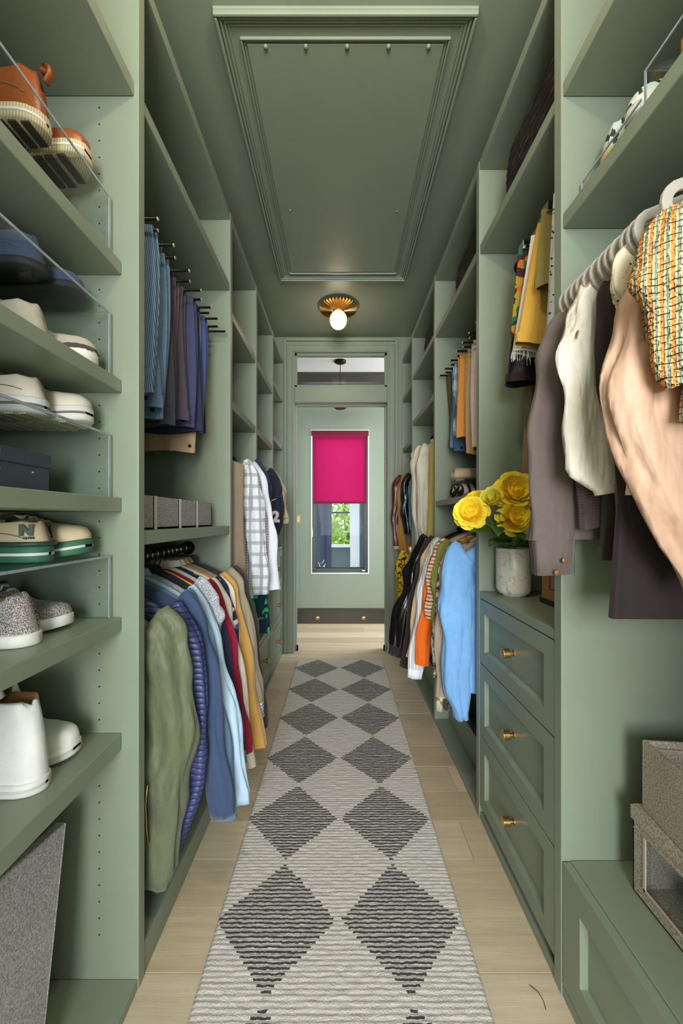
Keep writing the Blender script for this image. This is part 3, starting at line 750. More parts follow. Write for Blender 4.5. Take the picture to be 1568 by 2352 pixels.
# dark shoe box under the third riser
bxm = plain('slate_blue_card', (62, 70, 84), 0.7)
sb = empty('shoe_box', (-0.80, 0.78, 1.3385), label='dark slate shoe box under the third acrylic riser', cat='box')
wpart('body', MB().box(-0.985, -0.690, 0.59, 0.930, 1.339, 1.402), bxm, sb, bevel=0.002)
wpart('lid', MB().box(-0.987, -0.687, 0.587, 0.933, 1.400, 1.432), bxm, sb, bevel=0.002)
silver = plain('silver_print', (196, 198, 204), 0.4)
for body, y, z, s in (('in', 0.79, 1.386, 0.014), ('m', 0.72, 1.386, 0.008), ('m', 0.88, 1.386, 0.008), ('I', 0.79, 1.421, 0.014)):
    o = obj('print', text_mesh(body, s, silver), sb, (-0.6865 + 0.80 if body == 'I' else -0.6895 + 0.80, y - 0.78, z - 1.3385), (math.pi / 2, 0, math.pi / 2))

# tall grey fabric board leaning at the bottom of the shoe bay
t = NT('grey_heather_felt'); hv = t.ramp(t.noise(230, 4, None, 0.75), [(0.36, (0, 0, 0, 1)), (0.64, (1, 1, 1, 1))])
FELT = t.done(t.mix(hv, lin((126, 120, 120)), lin((206, 200, 200))), 0.95, t.bump(hv, 0.5, 0.003))
t = NT('taupe_heather_felt'); hv = t.ramp(t.noise(230, 4, None, 0.75), [(0.36, (0, 0, 0, 1)), (0.64, (1, 1, 1, 1))])
FELT2 = t.done(t.mix(hv, lin((122, 110, 98)), lin((200, 186, 170))), 0.95, t.bump(hv, 0.5, 0.003))
lb = empty('folded_fabric_bin', (-0.672, 0.62, 0.03), label='tall grey felt board leaning below the lowest shoe shelf', cat='fabric board')
q = obj('board', MB().box(-0.012, 0.012, -0.26, 0.24, 0.0, 0.525).mesh('board', FELT), lb, (0, 0, 0.042), (math.radians(-9.5), 0, 0), bevel=0.004)
m = MB(); m.box(-0.013, 0.013, 0.236, 0.241, 0.001, 0.5255); obj('edge_binding', m.mesh('edge_binding', FELT), q, bevel=0.002)

# grey fabric bins on the left cabinet shelf
edges = [1.120, 1.280, 1.478, 1.655, 1.849]
for i in range(4):
    a, b = edges[i] + 0.003, edges[i + 1] - 0.002; x0, x1 = -0.93, -0.606; z0, z1 = 1.2475, 1.356
    r = empty('fabric_bin', (-0.77, (a + b) / 2, 1.247), label='grey felt storage bin, %s from the camera on the left shelf' % ['nearest', 'second', 'third', 'farthest'][i], cat='storage bin', group='grey felt bins')
    m = MB(); w = 0.008
    m.box(x0, x1, a, b, z0, z0 + w).box(x0, x1, a, a + w, z0, z1).box(x0, x1, b - w, b, z0, z1).box(x0, x0 + w, a, b, z0, z1).box(x1 - w, x1, a, b, z0, z1)
    wpart('body', m, FELT, r, bevel=0.001)
    wpart('white_piping', MB().box(x1 - 0.003, x1 + 0.0015, a - 0.001, a + 0.013, z0, z1 + 0.001), plain('pale_piping', (206, 202, 204), 0.8), r)
    wpart('inner_folder', MB().box(x0 + 0.02, x1 - 0.02, a + 0.02, b - 0.02, z0 + w, z1 - 0.02), plain('grey_lining', (120, 116, 116), 0.9), r)

# shoes and risers on the upper right shelf
yel = fabric('mustard_yellow_canvas', (214, 164, 40), 0.8, 0.15, 0.3)
t = NT('mint_zebra_print'); wv = t.math('SINE', t.math('ADD', t.math('MULTIPLY', t.xyz()[0], 260), t.math('MULTIPLY', t.noise(30, 2), 9)))
zebra = t.done(t.mix(t.math('GREATER_THAN', wv, 0.35), lin((196, 214, 206)), lin((36, 40, 40))), 0.6)
orange_c = fabric('orange_red_canvas', (226, 84, 44), 0.8, 0.1, 0.2)
RS = math.pi
shoe('canvas_sneaker', 'toe-out mint zebra print sneaker on the upper right shelf', (0.655 + 0.29, 0.888, 2.1760), RS, zebra, white_s, group='upper right shelf shoes', hc=0.075, sole=0.024, lace=white_l, toe_cap=white_s, heel_tab=orange_c)
shoe('canvas_sneaker', 'heel-out mint sneaker with orange heel on the upper right shelf', (0.662, 0.985, 2.1760), 0.0, zebra, plain('sand_rubber', (206, 178, 120), 0.6), group='upper right shelf shoes', hc=0.072, sole=0.026, ht=0.05, heel_up=0.08, lace=white_l, lining=orange_c)
shoe('canvas_sneaker', 'heel-out mustard yellow shoe on the upper right riser', (0.690, 0.780, 2.226), 0.0, yel, plain('yellow_rubber', (190, 140, 40), 0.6), group='upper right shelf shoes', hc=0.085, lace=yel)
for i, (ya, yb, h) in enumerate(((0.54, 0.825, 0.118), (0.833, 1.042, 0.070))):
    r = empty('shoe_riser', (0.8, ya, 2.10), label='clear acrylic riser on the upper right shelf, %s' % ('nearer one under yellow shoe' if i == 0 else 'farther one under mint sneakers'), cat='shoe riser', group='clear acrylic risers')
    wpart('plate', MB().box(0.640, 0.985, ya + 0.005, yb - 0.005, 2.1005 + h, 2.1005 + h + 0.005), ACRYLIC, r, bevel=0.001)
    for y in (ya, yb - 0.005): wpart('leg', MB().box(0.640, 0.985, y, y + 0.005, 2.1005, 2.1005 + h + 0.003), ACRYLIC, r, bevel=0.001)
    wpart('edge_highlight', MB().box(0.6392, 0.6415, yb - 0.005, yb, 2.101, 2.1005 + h).box(0.6392, 0.6415, ya, yb, 2.1005 + h + 0.0003, 2.1005 + h + 0.005), ACRYLEDGE, r)

# orange shoes in the far right cabinet, black shoes beyond
org = LEATHER('amber_leather', (208, 140, 56), 0.5)
shoe('ankle_shoe', 'toe-out amber leather shoe on a far right shelf', (0.640 + 0.26, 3.10, 2.0885), RS, org, LEATHER('amber_sole', (188, 122, 52)), L=0.26, hc=0.10, ht=0.07, group='far right shelf shoes')
shoe('ankle_shoe', 'heel-out dark brown shoe beside the amber shoe', (0.660, 2.97, 2.0885), 0.0, LEATHER('dark_brown_leather', (52, 34, 26), 0.35), org, L=0.26, hc=0.10, ht=0.07, group='far right shelf shoes')
blk = LEATHER('black_patent', (22, 20, 20), 0.2)
shoe('dress_shoe', 'black patent shoe on the shelf beside the doorway', (0.640 + 0.25, 3.55, 1.9585), RS, blk, blk, L=0.25, hc=0.07, ht=0.05, group='doorway shelf shoes')
shoe('dress_shoe', 'heel-out black patent shoe beside the doorway', (0.650, 3.44, 1.9585), 0.0, blk, blk, L=0.25, hc=0.07, ht=0.05, group='doorway shelf shoes')

# black woven baskets on the top right shelves
t = NT('black_woven_fibre'); v = t.noise(1.0, 4, t.mapped((60, 22, 240)), 0.7)
FIB = t.done(t.ramp(v, [(0.40, lin((14, 11, 11))), (0.58, lin((50, 40, 38))), (0.70, lin((122, 98, 86)))]), 0.75, t.bump(v, 0.9, 0.01))
def basket(label, y0, y1, x0, x1, z0, h):
    r = empty('woven_basket', ((x0 + x1) / 2, (y0 + y1) / 2, z0), label=label, cat='basket', group='black woven baskets')
    rows = 9; rh = h / rows; rr_ = random.Random(int(y0 * 100))
    for k in range(rows):
        z = z0 + rh * (k + 0.5) + rh * 0.14; fl = 0.012 * math.sin(math.pi * (k + 0.6) / rows); pts = []
        cx0, cx1, cy0, cy1, c = x0 - fl, x1 + fl * 0.2, y0, y1 + fl, 0.05
        for (ox, oy, a0) in ((cx1 - c, cy1 - c, 0), (cx0 + c, cy1 - c, 90), (cx0 + c, cy0 + c, 180), (cx1 - c, cy0 + c, 270)):
            for q in range(6):
                a = math.radians(a0 + 18 * q); pts.append((ox + c * math.cos(a), oy + c * math.sin(a), z + rr_.uniform(-.001, .001)))
        full = []
        for i in range(len(pts)):
            p, q = Vector(pts[i]), Vector(pts[(i + 1) % len(pts)])
            full.append(tuple(p))
            dl = (q - p).length
            for s in range(1, int(dl / 0.03)): full.append(tuple(p.lerp(q, s / int(dl / 0.03)) + Vector((rr_.uniform(-.003, .003), rr_.uniform(-.003, .003), 0))))
        wpart('woven_row', MB().tube(full, rh * 0.62, 7, closed=True), FIB, r, True)
    wpart('bottom', MB().box(x0 + 0.02, x1 - 0.02, y0 + 0.02, y1 - 0.02, z0 + 0.001, z0 + 0.012), FIB, r)
basket('black woven basket on the top shelf above the drawers', 1.115, 1.525, 0.662, 0.985, 2.4545, 0.235)
basket('black woven basket on the top shelf above the trouser rack', 1.74, 2.21, 0.668, 0.985, 2.459, 0.225)
basket('black woven basket on the top shelf above the amber shoes', 2.56, 3.02, 0.668, 0.985, 2.469, 0.225)

# fabric boxes on the bench
def open_box(m, x0, x1, y0, y1, z0, z1, w):
    m.box(x0, x1, y0, y1, z0, z0 + w).box(x0, x1, y0, y0 + w, z0 + w, z1).box(x0, x1, y1 - w, y1, z0 + w, z1).box(x0, x0 + w, y0 + w, y1 - w, z0 + w, z1).box(x1 - w, x1, y0 + w, y1 - w, z0 + w, z1); return m
wbx = empty('window_box', (0.86, 0.74, 0.366), math.radians(0), label='taupe felt shoe box with a clear window on the bench', cat='storage box')
bx_ = lambda m: m
x0, x1, y0, y1, z0, z1 = 0.722, 1.000, 0.42, 0.968, 0.3665, 0.555
m = MB(); w = 0.006
m.box(x0, x1, y0, y1, z0, z0 + w).box(x0, x1, y0, y0 + w, z0, z1).box(x0, x1, y1 - w, y1, z0, z1).box(x1 - w, x1, y0, y1, z0, z1)
fw = 0.032
m.box(x0, x0 + w, y0, y1, z0, z0 + fw).box(x0, x0 + w, y0, y1, z1 - fw, z1).box(x0, x0 + w, y0, y0 + fw, z0 + fw, z1 - fw).box(x0, x0 + w, y1 - fw, y1, z0 + fw, z1 - fw)
wpart('body', m, FELT2, wbx, bevel=0.0015)
wpart('lid', MB().box(x0 - 0.003, x1, y0, y1 + 0.003, z1 + 0.0005, z1 + 0.022).box(x0 - 0.004, x0, y0, y1 + 0.003, z1 - 0.012, z1 + 0.022), FELT2, wbx, bevel=0.002)
wpart('window_binding', frame_boxes(0, 1, 0, 1, 0, 0, 0.001) if False else MB().box(x0 - 0.002, x0 + 0.001, y1 - fw - 0.010, y1 - fw - 0.003, z0 + fw, z1 - fw).box(x0 - 0.002, x0 + 0.001, y0 + fw, y1 - fw, z0 + fw, z0 + fw + 0.004), plain('pale_taupe_binding', (188, 172, 156), 0.8), wbx)
wpart('clear_window', MB().box(x0 + 0.0065, x0 + 0.0075, y0 + fw - 0.01, y1 - fw + 0.01, z0 + fw - 0.01, z1 - fw + 0.01), ACRYLIC, wbx)
t = NT('navy_stripe_knit'); sv = t.math('SINE', t.math('MULTIPLY', t.xyz()[0], 420))
nvst = t.done(t.mix(t.math('GREATER_THAN', sv, 0.1), lin((44, 48, 60)), lin((128, 126, 120))), 0.8)
shoe('knit_slipper', 'navy striped knit shoe inside the windowed felt box', (0.760, 0.80, z0 + w + 0.001), 0.1, nvst, white_s, L=0.22, hc=0.08, group='boxed shoes')
shoe('knit_slipper', 'second navy striped knit shoe inside the windowed felt box', (0.765, 0.67, z0 + w + 0.001), -0.1, nvst, white_s, L=0.22, hc=0.08, group='boxed shoes')
ob = empty('fabric_bin', (0.735, 0.955, 0.579), math.radians(-6), label='open taupe felt bin stacked on the windowed box', cat='storage bin')
obj('body', open_box(MB(), 0.0, 0.255, -0.50, 0.0, 0.0, 0.165, 0.008).mesh('body', FELT2), ob, (0, 0, 0), bevel=0.002)
obj('flap', MB().box(0.012, 0.24, -0.014, -0.009, 0.02, 0.150).mesh('flap', FELT2), ob)

# rolled towels on the far right shelf
def towel(label, y, z, m, rad, stripes=None):
    r = empty('rolled_towel', (0.80, y, z), label=label, cat='towel', group='rolled towels on the right shelf')
    pts = []; N = 60
    for i in range(N + 1):
        a = 2 * math.pi * 2.6 * i / N; rr_ = rad * (0.18 + 0.82 * i / N); pts.append((rr_ * math.cos(a), rr_ * math.sin(a) * 0.8))
    rings = []
    th = 0.008
    for x in (0.640, 0.645, 0.70, 0.80, 0.90, 0.98):
        k = 0.95 if x == 0.640 else 1.0
        o_ = [(x, y + p[0] * k, z + rad * 0.8 + p[1] * k) for p in pts]
        i_ = [(x, y + p[0] * k * (1 - th / max(0.01, math.hypot(*p))), z + rad * 0.8 + p[1] * k * (1 - th / max(0.01, math.hypot(*p)))) for p in reversed(pts)]
        rings.append(o_ + i_)
    wpart('roll', MB().loft(rings, cap=False), m, r, True)
    wpart('core', MB().lathe([(rad * 0.80, 0.655), (rad * 0.80, 0.97)], 16, (0, y, z + rad * 0.8), 'x'), m, r, True)
    return r
beige_t = fabric('beige_terry', (196, 178, 146), 0.95, 0.2, 0.6, 200)
def stripes_(t):
    v = t.math('SINE', t.math('ADD', t.math('MULTIPLY', t.xyz()[0], 170), t.math('MULTIPLY', t.noise(22, 1), 5)))
    return t.mix(t.math('GREATER_THAN', v, 0.25), lin((186, 172, 148)), lin((24, 22, 22)))
zeb_t = patterned('black_stripe_terry', stripes_)
blk_t = fabric('black_terry', (26, 24, 24), 0.95, 0.2, 0.6, 200)
towel('black and sand striped rolled towel at the bottom of the towel pile', 2.25, 1.3955, zeb_t, 0.050)
towel('black striped rolled towel beside the bottom one', 2.12, 1.3955, zeb_t, 0.050)
single('folded_towel', MB().box(0.650, 0.96, 2.04, 2.30, 1.4765, 1.4925), blk_t, (0.8, 2.2, 1.4765), bevel=0.006, label='thin black folded towel between the rolled towels', cat='towel')
towel('plain beige rolled towel on top of the towel pile', 2.22, 1.4935, beige_t, 0.048)
# ------------------------------------------------------------------ hanging clothes
def hanger_hook(rz_off=0.0):
    pts = [(0, 0, -0.075), (0, 0, -0.045), (0.006, 0, -0.034)]
    for k in range(9):
        a = math.radians(-50 + 29 * k); pts.append((0.0205 * math.cos(a) * 1.0, 0, 0.0205 * math.sin(a)))
    return MB().tube(pts, 0.0022, 7)
SLIMBLACK = fabric('black_velvet', (24, 23, 24), 0.95, 0, 0.3)
HOOKM = None
def slim_hanger_meshes():
    hk = hanger_hook().mesh('hook', CHROME, True)
    b = MB().tube([(-0.195, 0, -0.165), (-0.15, 0, -0.135), (-0.05, 0, -0.085), (0, 0, -0.072), (0.05, 0, -0.085), (0.15, 0, -0.135), (0.195, 0, -0.165)], [0.004, 0.006, 0.006, 0.007, 0.006, 0.006, 0.004], 8)
    return hk, b.mesh('shoulder_bar', SLIMBLACK, True)
SLIM = slim_hanger_meshes()
def loop_hanger_mesh(m):
    """flat flocked hanger: rounded triangular loop with a flat band"""
    path = []
    for k in range(7): a = math.radians(60 + 10 * k); path.append((0.06 * math.cos(a), -0.115 + 0.06 * math.sin(a)))
    L_ = [(-0.18, -0.135)]
    c = (-0.185, -0.162); r = 0.032
    for k in range(9): a = math.radians(100 + 20 * k); path.append((c[0] + r * math.cos(a), c[1] + r * math.sin(a)))
    for k in range(9): a = math.radians(260 + 20 * k); path.append((-c[0] + r * math.cos(a), c[1] + r * math.sin(a)))
    n = len(path); mb = MB(); rings = []
    for i in range(n + 1):
        p = Vector(path[i % n]); a = Vector(path[(i - 1) % n]); b = Vector(path[(i + 1) % n]); t_ = (b - a).normalized(); nn = Vector((-t_.y, t_.x))
        w = 0.0095; rings.append([((p + nn * w).x, -0.004, (p + nn * w).y), ((p + nn * w).x, 0.004, (p + nn * w).y), ((p - nn * w).x, 0.004, (p - nn * w).y), ((p - nn * w).x, -0.004, (p - nn * w).y)])
    mb.loft(rings, cap=False)
    return mb.mesh('shoulder_loop', m)
GREYFLOCK = fabric('grey_flocked_velvet', (168, 160, 150), 0.95, 0, 0.3)
LOOP = loop_hanger_mesh(GREYFLOCK)
EMPTYH = []
def hanger(kind, label, group, rx, y, rz, yaw=0.0):
    r = empty('hanger', (rx, y, rz), yaw, label, 'hanger', group)
    obj('hook', SLIM[0], r)
    if kind == 'slim': obj('shoulder_bar', SLIM[1], r)
    else:
        o = obj('shoulder_loop', LOOP, r, bevel=0.002)
        if 'empty' in label: EMPTYH.append((r, rz))
    return r

GARMENTS = []
def garment(name, label, cat, group, y, m, side=-1, rx=None, rz=None, sw=0.205, drop=0.085, length=0.62, neck=0.066, hemw=None, thick=0.040,
            sleeve='long', sl=0.58, flare=0.10, sr=0.050, sth=None, ms=None, cuff=None, cufflen=0.05, collar=None, seed=1, n=44, fold=1.0, top=0.062,
            puff=0.0, yaw=0.0, srb=None, back_sleeve=True, hem=None, hemlen=0.03, sbulge=0.0, pleat=0.0, tight=0.92):
    """local frame: x towards the aisle, y along the rod, z up; origin on the rod"""
    rx = rx if rx is not None else (RODL if side < 0 else RODR)
    base_rot = 0.0 if side < 0 else math.pi; fold *= 1.4
    r = empty(name, (rx, y, rz), base_rot + yaw, label, cat, group)
    R_ = random.Random(seed * 77 + 3); ph = [R_.uniform(0, 6.28) for _ in range(12)]
    hemw = hemw or sw * 1.02
    hb = thick * 0.5
    def fold_at(a, t, amp):
        return amp * (0.55 * math.sin(5 * a + ph[0] + 1.2 * t) + 0.35 * math.sin(9 * a + ph[1] - 1.6 * t) + 0.25 * math.sin(14 * a + ph[2] + 2.5 * t))
    rings = []
    def ring_(a_, b_, z, t, amp, zs=None):
        out = []
        for j in range(n):
            a = 2 * math.pi * j / n; ca, sa = math.cos(a), math.sin(a)
            ex = 0.85
            px = a_ * (abs(ca) ** ex) * (1 if ca >= 0 else -1); py = b_ * (abs(sa) ** 0.75) * (1 if sa >= 0 else -1)
            f = fold_at(a, t, amp)
            zz = z if zs is None else z + zs(px)
            f += 0.006 * fold * (0.2 + t) * noise.noise((px * 14 + seed * 5, 2.0 if sa > 0 else -2.0, z * 7))
            out.append((px + f * 0.3, py * (1 + f * 10) + f * 0.6 * fold, zz))
        return out
    # shoulders: rings from neck outwards
    z0 = -top
    for k in range(7):
        u = k / 6; w = lerp(neck, sw, u); zz = z0 - drop * (u ** 1.15)
        rings.append(ring_(w, lerp(0.020, hb, min(1, u * 1.6)), zz, 0, 0.0005 * u))
    ns = 16
    for k in range(1, ns + 1):
        u = k / ns; w = lerp(sw, hemw, u) - (0.012 * math.sin(math.pi * u))
        zz = z0 - drop - (length - drop) * u
        rings.append(ring_(w, hb * (1 + 0.15 * u), zz, u, (0.0012 + 0.0030 * u) * fold))
    bd = obj('body', MB().loft(rings, cap=False).mesh('body', m, True), r)
    if hem:
        hr = [[(p[0] * 1.01, p[1] * 1.08, p[2] - 0.001 + dz) for p in rings[-1]] for dz in (hemlen, 0.0, -0.004)]
        obj('hem_band', MB().loft(hr, cap=False).mesh('hem_band', hem, True), bd)
    # sleeves
    def make_sleeve(sg, fl, rad, ln, mm, cf):
        inn = 0.0 if sg > 0 else 0.045
        st = Vector((sg * (sw - 0.030 - inn), 0, z0 - drop + 0.004)); en = Vector((sg * (sw - 0.02 + fl - inn), 0, z0 - drop - ln))
        c1 = Vector((sg * (sw + 0.030 - inn), 0, z0 - drop - 0.02)); c2 = Vector((sg * (sw + 0.02 + fl * 0.45 + (sbulge if sg > 0 else 0) - inn), 0, z0 - drop - ln * 0.5))
        N = 34; nn = 32; rg = []; pts = []
        for k in range(N + 1):
            u = k / N; b = (1 - u) ** 3 * st + 3 * (1 - u) ** 2 * u * c1 + 3 * (1 - u) * u * u * c2 + u ** 3 * en; pts.append(b)
        for k in range(N + 1):
            u = k / N
            t_ = (pts[min(N, k + 1)] - pts[max(0, k - 1)]).normalized(); nx = Vector((t_.z, 0, -t_.x))
            rr_ = lerp(rad * 1.12, ((srb or rad * 0.72) if sg > 0 else rad * 0.72), u) * (1 + puff * math.sin(math.pi * min(1, u * 1.02)) ** 1.5)
            if k == 0: rr_ *= 0.72
            if puff and u > 0.93: rr_ *= lerp(1, 0.55, (u - 0.93) / 0.07)
            rv = (sth or hb * 0.98) * (1 + 0.4 * puff)
            if k == 0: rv *= 0.6
            w_ = 0.0045 * math.sin(u * 15 + ph[3]) * (0.3 + u) * fold
            row = []
            for j in range(nn):
                a = 2 * math.pi * j / nn
                f = (0.10 * math.sin(4 * a + ph[4] + 3 * u) + 0.06 * math.sin(7 * a + ph[5] - 5 * u) + 0.05 * math.sin(11 * a + 12 * u + ph[6])) * fold
                wr = (0.30 * noise.noise((pts[k].x * 16 + seed * 7, math.sin(a) * 1.2 + pts[k].z * 9, math.cos(a) * 1.3)) + 0.16 * math.sin(u * 26 + 2.2 * math.sin(a + ph[7]) + ph[8]) * (0.35 + 0.65 * math.sin(u * 5 + ph[9]) ** 2)) * fold * min(1, u * 5)
                f = f + wr * 0.55 + pleat * math.sin(9 * a + ph[10]) * sstep(0.62, 1.0, u)
                p = pts[k] + nx * (rr_ * (1 + f * 0.5) * math.cos(a) + w_) + Vector((0, rv * (1 + f) * math.sin(a), 0)); row.append(p)
            rg.append(row)
        o = obj('sleeve', MB().loft(rg, cap=(ln < 0.3)).mesh('sleeve', mm, True), r)
        if cf:
            d_ = (pts[-1] - pts[-3]).normalized(); last = rg[-1]; cc = pts[-1]; cr_ = []
            for dd, s in ((-0.006, 1.0), (0.0, 1.06), (cufflen * 0.5, 0.98), (cufflen, 0.96), (cufflen, 0.80)):
                cr_.append([cc + (p - cc) * (tight * s) + d_ * dd for p in last])
            obj('cuff', MB().loft(cr_, cap=False).mesh('cuff', cf, True), o)
        return o
    if sleeve:
        ln = sl
        fs = make_sleeve(1, flare, sr, ln, ms or m, cuff)
        if back_sleeve: make_sleeve(-1, 0.0, min(sr, 0.042), min(ln, 0.5), ms or m, None)
        r['_sleeve'] = 1
    if collar:
        cr_ = []
        for h, k in ((-0.006, 1.0), (0.012, 0.92), (0.030, 0.84), (0.026, 0.98), (0.004, 1.16)):
            cr_.append([(neck * 1.05 * k * math.cos(2 * math.pi * j / 28), (0.024 * k) * math.sin(2 * math.pi * j / 28), z0 + h) for j in range(28)])
        obj('collar', MB().loft(cr_, cap=False).mesh('collar', collar, True), r)
    if '_sleeve' in r: del r['_sleeve']
    GARMENTS.append((r, rz, side)); return r

# ---- cloth materials
C = fabric
olive = C('olive_nylon', (98, 102, 78), 0.5, 0.9, 0.1, fsc=(10, 10, 5)); navyq = C('navy_nylon', (52, 60, 104), 0.45, 0.6, 0.1)
def quilt(t):
    X_, Y_, Z_ = t.xyz(); return t.mix(t.math('LESS_THAN', t.math('ABSOLUTE', t.math('SINE', t.math('MULTIPLY', Z_, 62))), 0.10), lin((60, 70, 122)), lin((34, 40, 78)))
t = NT('quilted_navy'); Z_ = t.xyz()[2]; qv = t.math('ABSOLUTE', t.math('SINE', t.math('ADD', t.math('MULTIPLY', Z_, 165), t.math('MULTIPLY', t.noise(9, 2), 2.5))))
navyquilt = t.done(t.mix(t.math('POWER', qv, 0.4), lin((30, 34, 70)), lin((62, 70, 118))), 0.42, t.bump(t.math('POWER', qv, 0.5), 0.8, 0.004))
denim_d = C('dark_denim', (58, 74, 106), 0.9, 0.5, 0.5); denim_m = C('mid_denim', (94, 122, 154), 0.9, 0.5, 0.5); denim_l = C('pale_blue_cotton', (172, 196, 220), 0.85, 0.5, 0.2)
navy = C('navy_cotton', (44, 50, 78), 0.85); midnight = C('midnight_wool', (38, 42, 58), 0.9); indigo = C('indigo_twill', (66, 70, 104), 0.85)
def heather(t): return t.ramp(t.noise(300, 2), [(0.4, lin((120, 124, 134))), (0.55, lin((178, 182, 190))), (0.7, lin((206, 208, 214)))])
grey_h = patterned('grey_heather_knit', heather, 0.95, 0.3, 0.5, 300)
def knit_b(t): return t.mix(t.voro(260), lin((120, 18, 44)), lin((164, 34, 66)))
burgundy = patterned('burgundy_knit', knit_b, 0.95, 0.2, 0.9, 260); yellow_k = C('yellow_knit', (236, 186, 20), 0.95, 0.2, 0.7, 260)
fleece_p = C('blush_white_fleece', (232, 216, 206), 1.0, 0.2, 0.9, 150, sheen=0.4); sherpa_w = C('cream_sherpa', (232, 224, 208), 1.0, 0.2, 1.0, 110, sheen=0.4)
mustard_s = C('mustard_sherpa', (204, 156, 84), 1.0, 0.2, 1.0, 130, sheen=0.4)
def floral(t):
    c = t.voro(26, out='Color'); return t.mix(t.math('LESS_THAN', t.voro(26), 0.42), lin((38, 44, 78)), t.ramp(t.xyz(c)[0], [(0.0, lin((214, 120, 120))), (0.3, lin((74, 104, 168))), (0.55, lin((226, 176, 140))), (0.8, lin((232, 224, 220)))], 'CONSTANT'))
floral_m = patterned('navy_floral_fleece', floral, 0.95, 0.2, 0.9, 140)
khaki = C('khaki_quilted_nylon', (150, 138, 118), 0.55, 0.6, 0.1); dkbrown = C('dark_brown_wool', (66, 58, 58), 0.9)
def check_blue(t):
    X_, Y_, Z_ = t.xyz(); a = t.math('GREATER_THAN', t.math('SINE', t.math('MULTIPLY', Z_, 420)), 0.2); return t.mix(a, lin((200, 206, 222)), lin((116, 126, 166)))
check_b = patterned('blue_stripe_cotton', check_blue)
greencamo = patterned('green_print', lambda t: t.mix(t.math('GREATER_THAN', t.noise(24, 2), 0.5), lin((26, 66, 60)), lin((44, 168, 108))))
tweed_v = C('taupe_tweed', (140, 122, 104), 0.95, 0.2, 0.7, 300); grey_s = C('dove_grey_cotton', (164, 158, 162), 0.85)
def plaid(base, c1, c2, fx, fz, w=0.55):
    def fn(t):
        X_, Y_, Z_ = t.xyz(); a = t.math('GREATER_THAN', t.math('SINE', t.math('MULTIPLY', t.math('ADD', X_, Y_), fx)), w); b = t.math('GREATER_THAN', t.math('SINE', t.math('MULTIPLY', Z_, fz)), w)
        c_ = t.mix(t.math('MULTIPLY', a, 0.6), lin(base), lin(c1)); return t.mix(t.math('MULTIPLY', b, 0.6), c_, lin(c2))
    return fn
plaid_m = patterned('white_grey_plaid', plaid((226, 228, 236), (96, 104, 128), (140, 146, 140), 110, 100))
gingham = patterned('purple_gingham', plaid((232, 230, 238), (40, 40, 74), (70, 44, 84), 420, 420, 0.0))
white_c = C('white_cotton', (228, 230, 240), 0.85, 0.4, 0.1)
def palm(t):
    v = t.noise(17, 1.5); w = t.noise(1.0, 1, t.mapped((60, 60, 26)))
    return t.mix(t.math('GREATER_THAN', t.math('ADD', t.math('MULTIPLY', v, 0.7), t.math('MULTIPLY', w, 0.4)), 0.58), lin((22, 50, 66)), lin((60, 178, 118)))
palm_m = patterned('green_palm_print', palm, 0.8)
jersey = C('navy_jersey_mesh', (34, 38, 58), 0.7); dots = patterned('navy_dotted', lambda t: t.mix(t.math('LESS_THAN', t.voro(110, rnd=0.3), 0.35), lin((30, 34, 54)), lin((170, 190, 210))))
cream_k = C('cream_knit', (206, 194, 156), 0.95, 0.3, 0.6, 260); peach_c = C('peach_cotton', (206, 170, 150), 0.9)
charcoal = C('charcoal_cotton', (96, 84, 80), 0.85, 0.6, 0.25); ribk = None
t = NT('dark_rib_knit'); rv_ = t.math('SINE', t.math('MULTIPLY', t.xyz()[2], 900)); ribk = t.done(t.mix(t.noise(60, 2), lin((62, 50, 48)), lin((92, 76, 72))), 0.95, t.bump(rv_, 0.6, 0.004))
ivory = C('ivory_cotton', (216, 208, 194), 0.85, 0.9, 0.15)
def eyelet(t): return t.mix(t.math('LESS_THAN', t.voro(75, rnd=0.4), 0.20), lin((226, 214, 186)), lin((96, 76, 50)))
lace_m = patterned('cream_eyelet_lace', eyelet, 0.9, 0.5, 0.8, 200)
beige_s = C('beige_silk', (214, 190, 156), 0.4, 0.6, 0.05); peach = C('peach_chiffon', (200, 162, 138), 0.55, 0.7, 0.1)
black_c = C('black_cotton', (38, 30, 30), 0.8, 0.5, 0.2); brown_bl = C('dark_brown_crepe', (64, 54, 46), 0.75, 0.7, 0.1)
def tweed(t):
    X_, Y_, Z_ = t.xyz(); n1 = t.math('MULTIPLY', t.noise(70, 2), 0.5); U_ = t.math('SUBTRACT', X_, Y_)
    a = t.math('SINE', t.math('ADD', t.math('MULTIPLY', U_, 620), n1)); b = t.math('SINE', t.math('ADD', t.math('MULTIPLY', Z_, 560), n1))
    c_ = t.mix(t.noise(190, 2), lin((240, 214, 160)), lin((214, 178, 128)))
    c_ = t.mix(t.math('GREATER_THAN', t.math('SINE', t.math('MULTIPLY', U_, 310)), 0.35), c_, lin((228, 146, 78)))
    c_ = t.mix(t.math('GREATER_THAN', t.math('SINE', t.math('ADD', t.math('MULTIPLY', U_, 310), 3.0)), 0.80), c_, lin((122, 146, 136)))
    c_ = t.mix(t.math('MULTIPLY', t.math('GREATER_THAN', b, 0.86), t.math('GREATER_THAN', t.noise(150, 1), 0.45)), c_, lin((58, 44, 36)))
    return t.mix(t.math('MULTIPLY', t.math('GREATER_THAN', a, 0.90), t.math('GREATER_THAN', t.noise(130, 1), 0.48)), c_, lin((58, 44, 36)))
t = NT('orange_boucle_tweed'); tc = tweed(t); tweed_m = t.done(tc, 0.95, t.bump(t.voro(190), 0.8, 0.005), 0, 0.1)
bleather = plain('black_leather', (20, 18, 18), 0.22, var=0.1, bump=0.5, bsc=40); bsuede = C('black_brown_wool', (42, 34, 34), 0.9)
